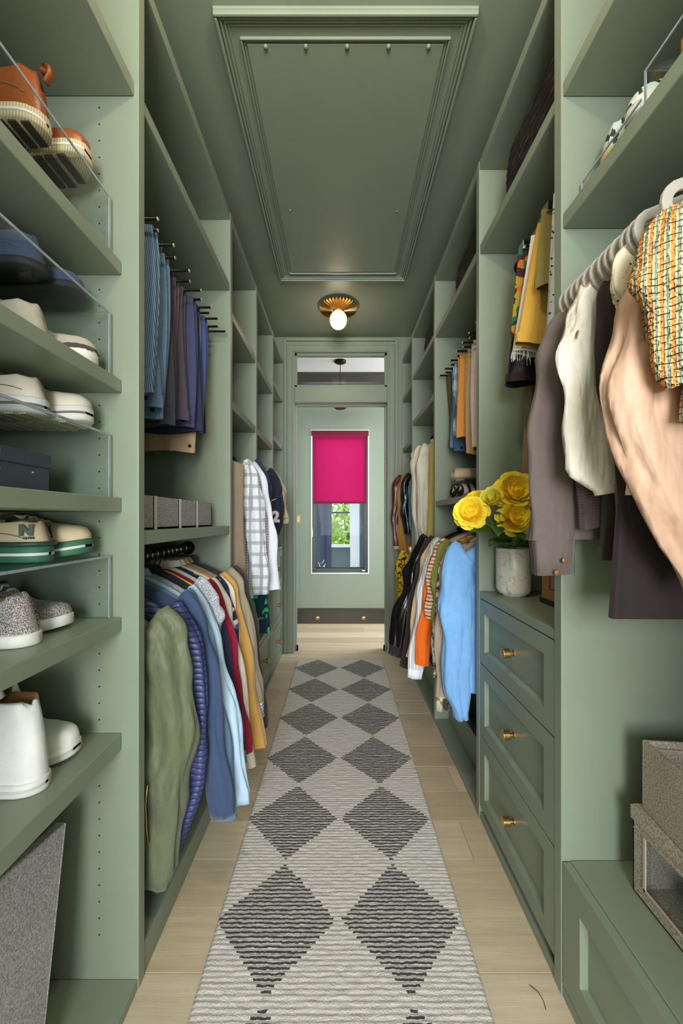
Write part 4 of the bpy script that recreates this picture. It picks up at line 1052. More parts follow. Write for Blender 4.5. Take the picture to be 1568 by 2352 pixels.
sand = C('sand_cotton', (196, 168, 132), 0.85); wgrey = patterned('white_blue_stripe', lambda t: t.mix(t.math('GREATER_THAN', t.math('SINE', t.math('MULTIPLY', t.math('SUBTRACT', t.xyz()[0], t.xyz()[1]), 420)), 0.7), lin((220, 218, 220)), lin((150, 160, 176))))
orange_k = C('orange_jersey', (222, 100, 22), 0.85); olive_c = C('olive_green_cotton', (122, 124, 58), 0.85); taupe = C('taupe_cotton', (160, 142, 126), 0.85)
camo = patterned('woodland_camo', lambda t: t.ramp(t.noise(30, 2), [(0.0, lin((60, 52, 42))), (0.43, lin((120, 112, 88))), (0.54, lin((196, 182, 158)))], 'CONSTANT'))
stripet = patterned('orange_stripe_knit', lambda t: t.mix(t.math('GREATER_THAN', t.math('SINE', t.math('MULTIPLY', t.xyz()[2], 330)), 0.2), lin((220, 190, 160)), t.mix(t.math('GREATER_THAN', t.math('SINE', t.math('MULTIPLY', t.xyz()[2], 165)), 0.0), lin((206, 112, 60)), lin((92, 90, 104)))))
skyblue = C('sky_blue_fleece', (122, 172, 226), 0.95, 0.5, 0.4, 300)
cream_j = C('cream_leather', (226, 214, 190), 0.6, 0.6, 0.1); yellow_d = C('soft_yellow_silk', (206, 186, 96), 0.6, 0.6, 0.1)
br_leather = plain('brown_leather', (86, 38, 24), 0.3, var=0.15, bump=0.4, bsc=40); tan_s = C('tan_suede', (170, 122, 62), 0.9); 
graff = patterned('yellow_black_graffiti', lambda t: t.mix(t.math('LESS_THAN', t.math('ABSOLUTE', t.math('SUBTRACT', t.noise(22, 1), 0.5)), 0.045), lin((220, 180, 20)), lin((24, 20, 16))))
vinyl = plain('orange_vinyl', (214, 112, 34), 0.15, var=0.1, bump=0.4, bsc=18)

# ---- left coat rail
GL2 = 'clothes on the near left coat rail'
ZL = 1.139
G = []
def gl2(*a, **k): return garment(*a, group=GL2, side=-1, rz=ZL, **k)
bj = gl2('bomber_jacket', 'olive green nylon bomber jacket, first on the left coat rail', 'jacket', y=1.185, m=olive, sw=0.205, drop=0.1, length=0.8, thick=0.07, sl=0.7, flare=-0.005, sr=0.075, srb=0.075, sth=0.040, cuff=olive, collar=olive, hem=olive, seed=2, fold=1.3, sbulge=0.04, top=0.095)
obj('pocket_zip', MB().tube([(0.205, -0.062, -0.62), (0.198, -0.060, -0.68), (0.200, -0.058, -0.75), (0.203, -0.056, -0.80)], 0.0022, 6).mesh('pocket_zip', BRASS, True), bj)
obj('shoulder_seam', MB().tube([(0.10, -0.036, -0.20), (0.16, -0.040, -0.235), (0.215, -0.036, -0.245)], 0.0018, 6).mesh('shoulder_seam', olive, True), bj)
gl2('puffer_jacket', 'navy quilted puffer jacket behind the olive bomber', 'jacket', y=1.262, m=navyquilt, sw=0.225, length=0.86, thick=0.045, sl=0.775, flare=-0.02, sr=0.055, srb=0.05, cuff=navyquilt, collar=navyquilt, seed=3, sbulge=0.12, drop=0.09, top=0.08)
gl2('denim_jacket', 'dark blue denim jacket behind the navy puffer', 'jacket', y=1.317, m=denim_d, sw=0.235, length=0.72, thick=0.042, sl=0.66, flare=0.135, sr=0.055, cuff=denim_d, collar=denim_d, seed=4)
gl2('denim_shirt', 'mid blue denim shirt between dark denim and pale blue shirt', 'shirt', y=1.362, m=denim_m, sw=0.225, length=0.70, thick=0.038, sl=0.7, flare=0.16, sr=0.050, cuff=denim_m, collar=denim_m, seed=5)
gl2('overshirt', 'pale blue cotton overshirt with long hanging sleeve', 'shirt', y=1.408, m=denim_l, sw=0.220, length=0.72, thick=0.042, sl=0.69, flare=0.195, sr=0.055, srb=0.046, cuff=denim_l, cufflen=0.04, collar=denim_l, seed=6)
gl2('t_shirt', 'grey heather knit short-sleeved top', 'shirt', y=1.456, m=grey_h, sw=0.225, length=0.62, thick=0.044, sleeve='short', sl=0.17, flare=0.03, sr=0.070, srb=0.072, seed=7)
gl2('cardigan', 'dark midnight cardigan behind the grey heather top', 'cardigan', y=1.500, m=midnight, sw=0.215, length=0.62, thick=0.034, sl=0.56, flare=0.10, sr=0.045, collar=midnight, seed=8)
lj = gl2('varsity_shirt', 'navy varsity shirt with letters down its sleeve', 'shirt', y=1.540, m=navy, sw=0.215, length=0.66, thick=0.036, sl=0.62, flare=0.16, sr=0.046, cuff=greencamo, seed=9)
let_m = plain('cream_felt_letter', (226, 206, 176), 0.9)
for ch, u, dx in (('A', 0.27, 0.268), ('N', 0.41, 0.285), ('DN', 0.55, 0.302)):
    obj('letter', text_mesh(ch, 0.034, let_m, 0.001, 0.001), lj, (dx, -0.0215, -0.147 - u * 0.62), (math.pi / 2, math.radians(12), 0))
gl2('knit_sweater', 'burgundy knit sweater with long sleeve', 'sweater', y=1.588, m=burgundy, sw=0.225, length=0.66, thick=0.048, sl=0.66, flare=0.14, sr=0.052, srb=0.048, seed=10)
ys = MB(); 
for k in range(1): pass
gl2('knit_vest', 'navy knit with a bright yellow shoulder', 'sweater', y=1.556, m=yellow_k, sw=0.222, length=0.20, thick=0.022, sleeve='short', sl=0.06, flare=0.01, sr=0.03, srb=0.03, seed=11, back_sleeve=False)
gl2('fleece_pullover', 'blush white fleece pullover next to the burgundy sweater', 'sweater', y=1.640, m=fleece_p, sw=0.220, length=0.72, thick=0.048, sl=0.745, flare=0.155, sr=0.050, srb=0.050, seed=12)
gl2('floral_fleece', 'navy floral print fleece jacket', 'jacket', y=1.686, m=floral_m, sw=0.230, length=0.62, thick=0.040, sl=0.56, flare=0.115, sr=0.046, collar=sherpa_w, seed=13)
gl2('sherpa_jacket', 'cream sherpa jacket behind the floral fleece', 'jacket', y=1.725, m=sherpa_w, sw=0.238, length=0.62, thick=0.038, sl=0.40, flare=0.06, sr=0.040, collar=sherpa_w, seed=14)
gl2('teddy_jacket', 'mustard teddy fleece jacket with a long sleeve', 'jacket', y=1.768, m=mustard_s, sw=0.225, length=0.72, thick=0.046, sl=0.74, flare=0.165, sr=0.052, srb=0.050, collar=mustard_s, seed=15)
gl2('quilted_jacket', 'khaki quilted nylon jacket', 'jacket', y=1.816, m=khaki, sw=0.238, length=0.62, thick=0.050, sl=0.56, flare=0.135, sr=0.062, srb=0.048, cuff=check_b, cufflen=0.07, collar=khaki, seed=16)
gl2('overcoat', 'dark brown wool overcoat, last on the left coat rail', 'coat', y=1.882, m=dkbrown, sw=0.245, drop=0.075, length=0.80, thick=0.060, sl=0.72, flare=0.135, sr=0.062, srb=0.045, collar=dkbrown, seed=17)
ys_ = [1.16, 1.19, 1.22, 1.262, 1.29, 1.317, 1.362, 1.385, 1.408, 1.456, 1.50, 1.54, 1.588, 1.64, 1.686, 1.725, 1.768, 1.816, 1.882]
for yy_, wh in zip((1.185, 1.262, 1.317, 1.362, 1.408, 1.456, 1.50, 1.54, 1.588, 1.64, 1.686, 1.725, 1.768, 1.816, 1.882),
        ('olive bomber', 'navy puffer', 'dark denim jacket', 'mid blue denim shirt', 'pale blue overshirt', 'grey heather top', 'midnight cardigan', 'varsity shirt', 'burgundy sweater', 'blush fleece', 'floral fleece', 'cream sherpa', 'mustard teddy jacket', 'khaki jacket', 'brown overcoat')):
    hanger('slim', 'chrome hook hanger holding the %s on the left rail' % wh, 'hangers on the near left coat rail', RODL, yy_, ZL)

# ---- left far rails
GL3 = 'shirts on the middle left rail'
def gl3(*a, **k): return garment(*a, group=GL3, side=-1, rz=1.70, **k)
gl3('waistcoat', 'taupe tweed waistcoat, first on the middle left rail', 'waistcoat', y=2.075, m=tweed_v, sw=0.25, drop=0.07, length=0.72, thick=0.045, sleeve=None, seed=21, hemw=0.268)
gl3('cotton_shirt', 'dove grey cotton shirt behind the tweed waistcoat', 'shirt', y=2.125, m=grey_s, sw=0.215, length=0.80, thick=0.036, sleeve=None, seed=22, hemw=0.25)
gl3('plaid_shirt', 'white and grey plaid shirt', 'shirt', y=2.185, m=plaid_m, sw=0.230, drop=0.075, length=0.78, thick=0.044, sl=0.64, flare=0.10, sr=0.056, srb=0.050, cuff=plaid_m, cufflen=0.06, collar=plaid_m, seed=23)
gl3('gingham_shirt', 'fine purple gingham shirt', 'shirt', y=2.245, m=gingham, sw=0.240, drop=0.07, length=0.76, thick=0.038, sl=0.60, flare=0.10, sr=0.045, collar=gingham, seed=24)
gl3('dress_shirt', 'plain white dress shirt with wide sleeve', 'shirt', y=2.300, m=white_c, sw=0.245, drop=0.07, length=0.82, thick=0.044, sl=0.70, flare=0.125, sr=0.060, srb=0.055, collar=white_c, seed=25)
gl3('polo_shirt', 'navy polo shirt behind the white dress shirt', 'shirt', y=2.355, m=navy, sw=0.250, drop=0.06, length=0.70, thick=0.040, sleeve='short', sl=0.22, flare=0.03, sr=0.06, collar=navy, seed=26)
gl3('palm_shirt', 'green palm print shirt hanging below the others', 'shirt', y=2.430, m=palm_m, rx=RODL + 0.04, sw=0.225, drop=0.06, length=1.06, thick=0.056, sleeve='long', sl=0.58, flare=0.02, sr=0.05, srb=0.05, collar=palm_m, hemw=0.288, seed=27, back_sleeve=False)
GL4 = 'clothes on the far left rail'
def gl4(*a, **k): return garment(*a, group=GL4, side=-1, rz=1.70, **k)
js = gl4('sports_jersey', 'navy sports jersey with a white number', 'jersey', y=2.735, m=jersey, sw=0.265, drop=0.06, length=0.66, thick=0.06, sleeve='short', sl=0.40, flare=0.03, sr=0.062, srb=0.062, seed=29, collar=C('red_rib', (214, 36, 32), 0.8))
wm = plain('white_print', (226, 214, 210), 0.7)
obj('number', text_mesh('2', 0.100, wm, 0.001, 0.006), js, (0.314, -0.046, -0.405), (math.pi / 2, 0, 0))
swm = MB(); pts = [(-0.030, 0.008), (-0.022, -0.010), (-0.010, -0.014), (0.035, 0.010), (-0.008, -0.003), (-0.018, -0.001)]
swm.prism(pts, 'y', -0.001, 0.001); obj('emblem', swm.mesh('emblem', wm), js, (0.290, -0.044, -0.285), (0, 0, 0))
obj('shoulder_patch', MB().prism([(-0.03, 0.05), (0.0, 0.045), (0.035, -0.05), (-0.005, -0.035)], 'y', -0.001, 0.001).mesh('shoulder_patch', C('red_cotton', (214, 36, 32), 0.8)), js, (0.238, -0.036, -0.165))
gl4('dotted_shirt', 'navy dotted shirt behind the jersey', 'shirt', y=2.82, m=dots, sw=0.260, drop=0.05, length=0.70, thick=0.045, sleeve='short', sl=0.36, flare=0.07, sr=0.05, seed=30)
gl4('knit_shirt', 'cream knit top, last on the far left rail', 'shirt', y=2.92, m=cream_k, sw=0.265, drop=0.05, length=0.68, thick=0.05, sleeve='short', sl=0.34, flare=0.09, sr=0.05, seed=31)
gl4('peach_shirt', 'peach cotton top between the dotted shirt and cream knit', 'shirt', y=2.87, m=peach_c, sw=0.255, drop=0.05, length=0.66, thick=0.035, sleeve='short', sl=0.30, flare=0.10, sr=0.05, seed=32)

# ---- near right rail
GR1 = 'blouses on the near right rail'
def gr1(*a, **k):
    k.setdefault('n', 60)
    return garment(*a, group=GR1, side=1, rz=1.985, **k)
ch = gr1('work_shirt', 'charcoal cotton shirt with a buttoned cuff', 'shirt', y=0.985, m=charcoal, sw=0.195, drop=0.13, length=0.66, thick=0.055, sl=0.53, flare=0.066, sr=0.052, srb=0.06, sth=0.030, cuff=charcoal, cufflen=0.088, collar=charcoal, seed=41, top=0.095, sbulge=0.01, pleat=0.13, tight=0.84)
btn = plain('brown_button', (120, 82, 52), 0.3)
for dz, dx in ((-0.060, 0.0), (-0.030, -0.018)):
    obj('button', MB().lathe([(0.007, 0), (0.007, -0.002), (0.004, -0.003)], 12, (0, 0, 0), 'y').mesh('button', btn, True), ch, (0.247 + dx, 0.030, -0.775 + dz), (0, 0, math.pi))
gr1('rib_sweater', 'dark brown ribbed sweater beside the charcoal shirt', 'sweater', y=0.938, m=ribk, sw=0.185, drop=0.13, length=0.6, thick=0.045, sl=0.5, flare=0.0, sr=0.040, top=0.095, seed=42, yaw=0.0)
gr1('puff_blouse', 'ivory cotton blouse with a full gathered sleeve', 'blouse', y=0.88, m=ivory, sw=0.185, drop=0.11, length=0.5, thick=0.045, sl=0.43, flare=0.008, sr=0.055, srb=0.062, sth=0.030, puff=0.25, top=0.095, collar=ivory, cuff=ivory, cufflen=0.012, seed=43, fold=1.5, pleat=0.1)
gr1('lace_blouse', 'cream eyelet lace top with short sleeve', 'blouse', y=0.77, m=lace_m, sw=0.175, drop=0.11, length=0.5, thick=0.040, sleeve='short', sl=0.12, flare=-0.01, sr=0.060, srb=0.055, top=0.1, seed=44)
gr1('silk_blouse', 'beige silk blouse with a straight hem', 'blouse', y=0.8, m=beige_s, sw=0.175, drop=0.12, length=0.56, thick=0.032, sleeve=None, top=0.095, seed=45, hemw=0.19)
gr1('crepe_dress', 'long dark brown crepe blouse below the ivory one', 'blouse', y=0.915, m=brown_bl, sw=0.180, drop=0.12, length=0.7, thick=0.03, sleeve=None, top=0.095, seed=46, hemw=0.17, hem=brown_bl)
gr1('cotton_shirt', 'black cotton shirt with small buttons and long hem', 'shirt', y=0.838, m=black_c, sw=0.185, drop=0.12, length=0.82, thick=0.035, sleeve='long', sl=0.55, flare=-0.04, sr=0.040, top=0.095, seed=47, hemw=0.2)
gr1('chiffon_blouse', 'peach chiffon blouse with a wide sleeve', 'blouse', y=0.735, m=peach, sw=0.145, drop=0.13, length=0.6, thick=0.050, sl=0.56, flare=-0.055, sr=0.065, srb=0.06, sth=0.036, top=0.105, seed=48, fold=1.4, sbulge=0.17)
gr1('tweed_jacket', 'orange boucle tweed jacket with a fringed short sleeve', 'jacket', y=0.662, m=tweed_m, sw=0.195, drop=0.11, length=0.42, thick=0.060, sleeve='short', sl=0.22, flare=-0.005, sr=0.056, srb=0.06, sth=0.040, top=0.115, seed=49, cuff=tweed_m, cufflen=0.02)
for yy_, wh in ((0.985, 'holding the charcoal shirt'), (0.962, 'empty, just before the charcoal shirt'), (0.938, 'holding the ribbed sweater'), (0.915, 'holding the brown crepe blouse'), (0.890, 'holding the ivory blouse'), (0.864, 'empty, just before the ivory blouse'), (0.838, 'holding the black cotton shirt'), (0.818, 'empty, between black shirt and silk blouse'), (0.800, 'holding the beige silk blouse'), (0.770, 'holding the eyelet lace blouse'), (0.752, 'empty, between lace and peach chiffon'), (0.735, 'holding the peach chiffon blouse'), (0.672, 'holding the tweed jacket')):
    hanger('loop', 'grey flocked loop hanger ' + wh, 'grey flocked hangers on the near right rail', RODR, yy_, 1.985)

# ---- right rail under the towels
GR3 = 'clothes on the middle right rail'
def gr3(*a, **k): return garment(*a, group=GR3, side=1, rz=1.275, **k)
gr3('sweatshirt', 'sky blue sweatshirt with a long sleeve, nearest on its rail', 'sweatshirt', y=1.800, m=skyblue, sw=0.225, drop=0.10, length=0.72, thick=0.07, sl=0.7, flare=0.02, sr=0.072, srb=0.06, sth=0.036, cuff=skyblue, cufflen=0.045, seed=51, puff=0.06)
gr3('chino_shirt', 'taupe cotton shirt with camouflage cuff', 'shirt', y=1.872, m=taupe, sw=0.225, length=0.70, thick=0.046, sl=0.69, flare=0.08, sr=0.050, cuff=camo, cufflen=0.07, seed=52)
gr3('camo_shirt', 'camouflage print shirt behind the taupe shirt', 'shirt', y=1.922, m=camo, sw=0.220, length=0.66, thick=0.040, sl=0.62, flare=0.095, sr=0.046, seed=53)
gr3('field_shirt', 'olive green cotton shirt on the right rail', 'shirt', y=1.968, m=olive_c, sw=0.235, drop=0.08, length=0.62, thick=0.040, sl=0.40, flare=0.055, sr=0.050, seed=54)
gr3('striped_shirt', 'orange and grey striped knit top', 'shirt', y=2.016, m=stripet, sw=0.240, drop=0.08, length=0.62, thick=0.044, sleeve='short', sl=0.36, flare=0.07, sr=0.055, seed=55)
gr3('jersey_shirt', 'plain orange jersey top with a long sleeve', 'shirt', y=2.066, m=orange_k, sw=0.230, drop=0.08, length=0.66, thick=0.044, sl=0.62, flare=0.135, sr=0.050, seed=56)
gr3('oxford_shirt', 'white shirt with fine blue stripes', 'shirt', y=2.118, m=wgrey, sw=0.240, drop=0.08, length=0.72, thick=0.050, sl=0.66, flare=0.145, sr=0.056, cuff=white_c, seed=57, collar=white_c)
gr3('safari_jacket', 'sand cotton jacket between white shirt and dark wool', 'jacket', y=2.178, m=sand, sw=0.240, drop=0.08, length=0.68, thick=0.050, sl=0.62, flare=0.145, sr=0.055, seed=58, collar=sand)
gr3('wool_jacket', 'dark brown wool jacket beside the black leather jacket', 'jacket', y=2.245, m=bsuede, sw=0.240, drop=0.08, length=0.72, thick=0.060, sl=0.70, flare=0.165, sr=0.062, seed=59, collar=bsuede)
gr3('leather_jacket', 'glossy black leather jacket, farthest on its rail', 'jacket', y=2.350, m=bleather, sw=0.255, drop=0.09, length=0.66, thick=0.085, sl=0.60, flare=0.19, sr=0.07, srb=0.056, sth=0.040, cuff=bsuede, cufflen=0.06, seed=60, collar=bleather, fold=1.5)
for yy_, wh in zip((1.80, 1.872, 1.922, 1.968, 2.016, 2.066, 2.118, 2.178, 2.245, 2.35), ('sky blue sweatshirt', 'taupe shirt', 'camouflage shirt', 'olive shirt', 'striped knit', 'orange jersey', 'blue-striped white shirt', 'sand jacket', 'dark wool jacket', 'black leather jacket')):
    hanger('slim', 'chrome hook hanger holding the %s on the right rail' % wh, 'hangers on the middle right rail', RODR, yy_, 1.275)
# ---- far right rails
GR4 = 'clothes on the far right rails'
def gr4(*a, **k): return garment(*a, group=GR4, side=1, **k)
gr4('cream_jacket', 'cream jacket hanging below the amber shoes', 'jacket', y=3.05, rz=1.94, m=cream_j, sw=0.155, drop=0.07, length=0.82, thick=0.10, sl=0.72, flare=0, sr=0.05, srb=0.055, sth=0.05, collar=cream_j, seed=61)
gr4('cream_blouse', 'cream long blouse in front of the cream jacket', 'blouse', y=2.93, rz=1.94, m=ivory, sw=0.145, drop=0.07, length=0.85, thick=0.08, sl=0.76, flare=0, sr=0.045, srb=0.05, seed=62)
gr4('silk_dress', 'soft yellow silk dress below the cream jackets', 'dress', y=2.80, rz=1.94, m=yellow_d, sw=0.14, drop=0.07, length=1.02, thick=0.08, sleeve=None, seed=63, hemw=0.18)
hanger('loop', 'grey flocked loop hanger holding the cream jacket', 'hangers on the far right rails', RODR, 3.05, 1.94)
gr4('leather_coat', 'brown leather coat beside the doorway', 'coat', y=3.58, rz=1.80, m=br_leather, sw=0.225, drop=0.10, length=0.585, thick=0.07, sl=0.60, flare=0.05, sr=0.055, seed=64, collar=C('shearling', (206, 168, 120), 1.0), cuff=C('shearling2', (206, 176, 140), 1.0), cufflen=0.03)
gr4('suede_jacket', 'tan suede jacket next to the brown leather coat', 'jacket', y=3.50, rz=1.80, m=tan_s, sw=0.195, drop=0.10, length=0.585, thick=0.06, sl=0.66, flare=0.035, sr=0.05, seed=65)
gr4('black_jacket', 'black leather biker jacket near the doorway', 'jacket', y=3.42, rz=1.80, m=bleather, sw=0.18, drop=0.10, length=0.585, thick=0.07, sl=0.48, flare=0.02, sr=0.055, seed=66)
gr4('denim_blouse', 'blue denim top peeking between the dark jackets', 'shirt', y=3.345, rz=1.80, m=denim_m, sw=0.15, drop=0.11, length=0.585, thick=0.045, sl=0.58, flare=0.0, sr=0.035, seed=67)
gr4('graffiti_jacket', 'yellow and black graffiti print jacket', 'jacket', y=3.4, rz=1.1, m=graff, sw=0.215, drop=0.08, length=0.45, thick=0.09, sl=0.36, flare=0.01, sr=0.06, srb=0.06, seed=68)
gr4('vinyl_skirt', 'glossy orange vinyl skirt below the graffiti jacket', 'skirt', y=3.6, rz=1.075, m=vinyl, sw=0.20, drop=0.04, length=0.5, thick=0.07, sleeve=None, hemw=0.265, seed=69, neck=0.15, top=0.02)

# neighbours on one rail press against each other: flatten what would pass into the next garment
for r, rz, side in GARMENTS:
    y0 = r.location.y; yaw = 0.0
    others = [(q.location.y, 0.5) for q, z, sd in GARMENTS if q is not r and sd == side and abs(z - rz) < 0.02] + [(q.location.y, 1.0) for q, z in EMPTYH if side == 1 and abs(z - rz) < 0.02]
    def lim(sg):
        best = 0.20
        for oy, k in others:
            dlt = (oy - y0) * sg
            if dlt > 0: best = min(best, dlt * k - (0.0008 if k == 0.5 else 0.0055))
        return best
    lo, hi = lim(-1), lim(1)
    if side > 0: lo, hi = hi, lo            # local frame is turned by 180 degrees
    for ch in bpy.data.objects:
        p = ch.parent
        if ch.type != 'MESH' or not (p is r or (p is not None and p.parent is r)): continue
        if ch.name.split('.')[0] in ('letter', 'number', 'emblem', 'shoulder_patch', 'button', 'pocket_zip', 'shoulder_seam'): continue
        for v in ch.data.vertices:
            L_ = hi if v.co.y > 0 else lo
            a = abs(v.co.y)
            if a > 0.6 * L_:
                a = 0.6 * L_ + 0.4 * L_ * math.tanh((a - 0.6 * L_) / (0.4 * L_)); v.co.y = a if v.co.y > 0 else -a
# ------------------------------------------------------------------ trousers on pull-out racks
def trousers(label, group, y, side, xf, w, ztop, ln, m, prong_gap=0.02, seed=1, band=True, flare=0.0, n=40):
    """folded once over a prong; xf aisle-side edge, w width towards the wall"""
    sx = -side if False else (1 if side < 0 else -1)       # +1: aisle is +x
    R_ = random.Random(seed * 13); p0, p1, p2 = (R_.uniform(0, 6) for _ in range(3))
    r = empty('trousers', (xf - sx * w / 2, y, ztop - ln), 0, label, 'trousers', group)
    def layer(y0, y1, zb, nm, shift):
        rings = []; N = 14
        for k in range(N + 1):
            u = k / N; z = ztop + (0.004 if k == 0 else 0) - (ztop - zb) * u
            ex = 0.016 * math.sin(u * 2.6 + p0) * u ** 0.5 + flare * u + shift * u
            row = []
            for j in range(n):
                a = 2 * math.pi * j / n; ca, sa = math.cos(a), math.sin(a)
                hw = w / 2; yc = (y0 + y1) / 2; hy = (y1 - y0) / 2 * (0.75 + 0.35 * u)
                f = 0.0022 * math.sin(5 * a + p1 + 2 * u) * u + 0.0015 * math.sin(9 * a + p2) * u
                row.append((xf - sx * hw + hw * (abs(ca) ** 0.8) * (1 if ca > 0 else -1) + sx * ex * (0.5 + 0.5 * ca * sx), yc + hy * (abs(sa) ** 0.6) * (1 if sa > 0 else -1) + f, z + 0.006 * math.sin(3 * ca + p1) * u))
            rings.append(row)
        o = wpart(nm, MB().loft(rings), m, r, True)
        return rings[-1], o
    last, fl = layer(y - prong_gap, y - 0.0065, ztop - ln, 'front_fold', 0.0)
    layer(y + 0.0065, y + prong_gap, ztop - ln * R_.uniform(0.86, 0.97), 'rear_fold', -0.01)
    wpart('top_fold', MB().prism([(y - prong_gap * 0.8, ztop - 0.01), (y - prong_gap * 0.7, ztop + 0.004), (y - 0.006, ztop + 0.010), (y + 0.006, ztop + 0.010), (y + prong_gap * 0.7, ztop + 0.004), (y + prong_gap * 0.8, ztop - 0.01), (y + 0.009, ztop - 0.008), (y + 0.0065, ztop + 0.006), (y - 0.0065, ztop + 0.006), (y - 0.009, ztop - 0.008)], 'x', min(xf, xf - sx * w) + 0.004, max(xf, xf - sx * w) - 0.004), m, r, True)
    if band:
        c = Vector((sum(p[0] for p in last) / n, sum(p[1] for p in last) / n, 0))
        rg = [[(c.x + (p[0] - c.x) * 1.01, c.y + (p[1] - c.y) * 1.10, p[2] + dz) for p in last] for dz in (0.038, 0.036, 0.0, -0.003)]
        b = wpart('waistband', MB().loft(rg, cap=False), m, fl, True)
        bm = MB()
        for q in (0.12, 0.5, 0.85):
            x = xf - sx * w * q; bm.box(x - 0.004, x + 0.004, y - prong_gap - 0.006, y - prong_gap - 0.001, ztop - ln - 0.002, ztop - ln + 0.042)
        wpart('belt_loop', MB().box(*(lambda x: (x - 0.004, x + 0.004))(xf - sx * w * 0.45), y - prong_gap * 1.12 - 0.004, y - prong_gap * 1.12 + 0.001, ztop - ln - 0.002, ztop - ln + 0.042), m, fl)
        wpart('button', MB().lathe([(0.007, y - prong_gap * 1.1 - 0.004), (0.007, y - prong_gap * 1.1)], 10, (xf - sx * 0.035, 0, ztop - ln + 0.02), 'y'), BLACKMETAL, fl)
    return r
def rack(label, side, ys, z, xtips, xb, xrail):
    r = empty('trouser_rack', (xrail, sum(ys) / len(ys), z), label=label, cat='trouser rack', group='pull-out trouser racks')
    wpart('frame', MB().box(min(xrail, xrail + 0.03), max(xrail, xrail + 0.03), ys[0] - 0.03, ys[-1] + 0.03, z - 0.005, z + 0.025), BLACKMETAL, r, bevel=0.003)
    for y, xt in zip(ys, xtips):
        p = wpart('prong', MB().tube([(xrail + 0.015, y, z), (xt, y, z)], 0.005, 8), BLACKMETAL, r, True)
        sg = 1 if xt > xrail else -1
        wpart('tip', MB().lathe([(0.0055, xt), (0.0055, xt + sg * 0.003)], 10, (0, y, z), 'x'), plain('pale_plastic_tip', (176, 170, 150), 0.5), p)
    return r
LY = [1.130, 1.192, 1.239, 1.306, 1.369, 1.440, 1.504, 1.564, 1.629, 1.690, 1.735, 1.784, 1.857, 1.905]
rack('black pronged trouser rack under the left upper shelf', -1, LY, 2.194, [-0.556 if i % 2 else -0.578 for i in range(len(LY))], XLB, -0.985)
def cord(t):
    X_, Y_, Z_ = t.xyz(); return t.mix(t.math('GREATER_THAN', t.math('SINE', t.math('MULTIPLY', t.math('ADD', X_, t.math('MULTIPLY', Z_, 0.12)), 1100)), 0.1), lin((64, 90, 122)), lin((120, 146, 172)))
cordm = patterned('blue_corduroy', cord, 0.9, 0.2)
mauve = C('mauve_brown_twill', (92, 76, 82), 0.85); slate = C('slate_blue_twill', (82, 100, 132), 0.85); dkcord = C('dark_charcoal_corduroy', (52, 54, 64), 0.9)
cobalt = C('cobalt_chino', (68, 84, 136), 0.8); blackc = C('black_chino', (40, 38, 40), 0.85)
GT = 'trousers on the left rack'
for i, (yy_, nm, m, ln, xf) in enumerate(((1.239, 'wide ribbed blue corduroy trousers, nearest on the left rack', cordm, 0.52, -0.585), (1.306, 'slate blue twill trousers second on the left rack', slate, 0.54, -0.600),
        (1.369, 'muted blue cotton trousers third on the left rack', denim_m, 0.56, -0.606), (1.440, 'charcoal corduroy trousers in the middle of the left rack', dkcord, 0.57, -0.618),
        (1.504, 'mauve brown twill trousers on the left rack', mauve, 0.50, -0.625), (1.564, 'dark plum trousers beside the mauve pair', C('plum_twill', (74, 66, 80), 0.85), 0.52, -0.618),
        (1.629, 'indigo twill trousers on the left rack', indigo, 0.53, -0.606), (1.690, 'navy chinos on the left rack', navy, 0.54, -0.610),
        (1.784, 'cobalt blue chinos with a black button on the left rack', cobalt, 0.52, -0.612), (1.857, 'black chinos, farthest on the left rack', blackc, 0.50, -0.628))):
    trousers(nm, GT, yy_, -1, xf, 0.25, 2.194, ln, m, prong_gap=0.026, seed=i + 1, flare=0.015 if i == 0 else 0.005)
# tan waistband hanging low behind
trousers('beige linen trousers hanging lowest on the left rack', GT, 1.735, -1, -0.625, 0.26, 2.194, 0.612, C('beige_linen', (196, 166, 136), 0.9), seed=31, prong_gap=0.013)
RYs = [1.76, 1.81, 1.86, 1.91, 1.96, 2.01, 2.06, 2.12, 2.18, 2.24, 2.30, 2.36, 2.41]
rack('black pronged trouser rack on the right above the towels', 1, RYs, 2.165, [0.632 if i % 2 else 0.612 for i in range(len(RYs))], XRB, 0.965)
GT2 = 'trousers on the right rack'
ocher = C('amber_corduroy', (206, 138, 62), 0.9, 0.7); whitej = C('white_denim', (222, 214, 210), 0.85); camel = C('camel_twill', (190, 156, 112), 0.85)
dmix = patterned('pieced_denim', lambda t: t.ramp(t.noise(9, 1), [(0.0, lin((60, 88, 120))), (0.46, lin((110, 140, 170))), (0.55, lin((150, 172, 194)))], 'CONSTANT'))
for i, (yy_, nm, m, ln, xf) in enumerate(((1.86, 'white denim trousers, nearest on the right rack', whitej, 0.50, 0.655), (1.96, 'pale pinkish white trousers on the right rack', C('pale_rose_denim', (226, 206, 200), 0.85), 0.52, 0.662),
        (2.06, 'camel twill trousers on the right rack', camel, 0.54, 0.665), (2.12, 'amber orange corduroy trousers on the right rack', ocher, 0.44, 0.640), (2.24, 'pieced blue denim jeans on the right rack', dmix, 0.50, 0.650), (2.30, 'pale blue denim jeans on the right rack', denim_m, 0.46, 0.655), (2.41, 'dark olive trousers, farthest on the right rack', C('dark_olive_twill', (84, 76, 44), 0.85), 0.44, 0.655))):
    trousers(nm, GT2, yy_, 1, xf, 0.26, 2.165, ln, m, prong_gap=0.024, seed=i + 41)

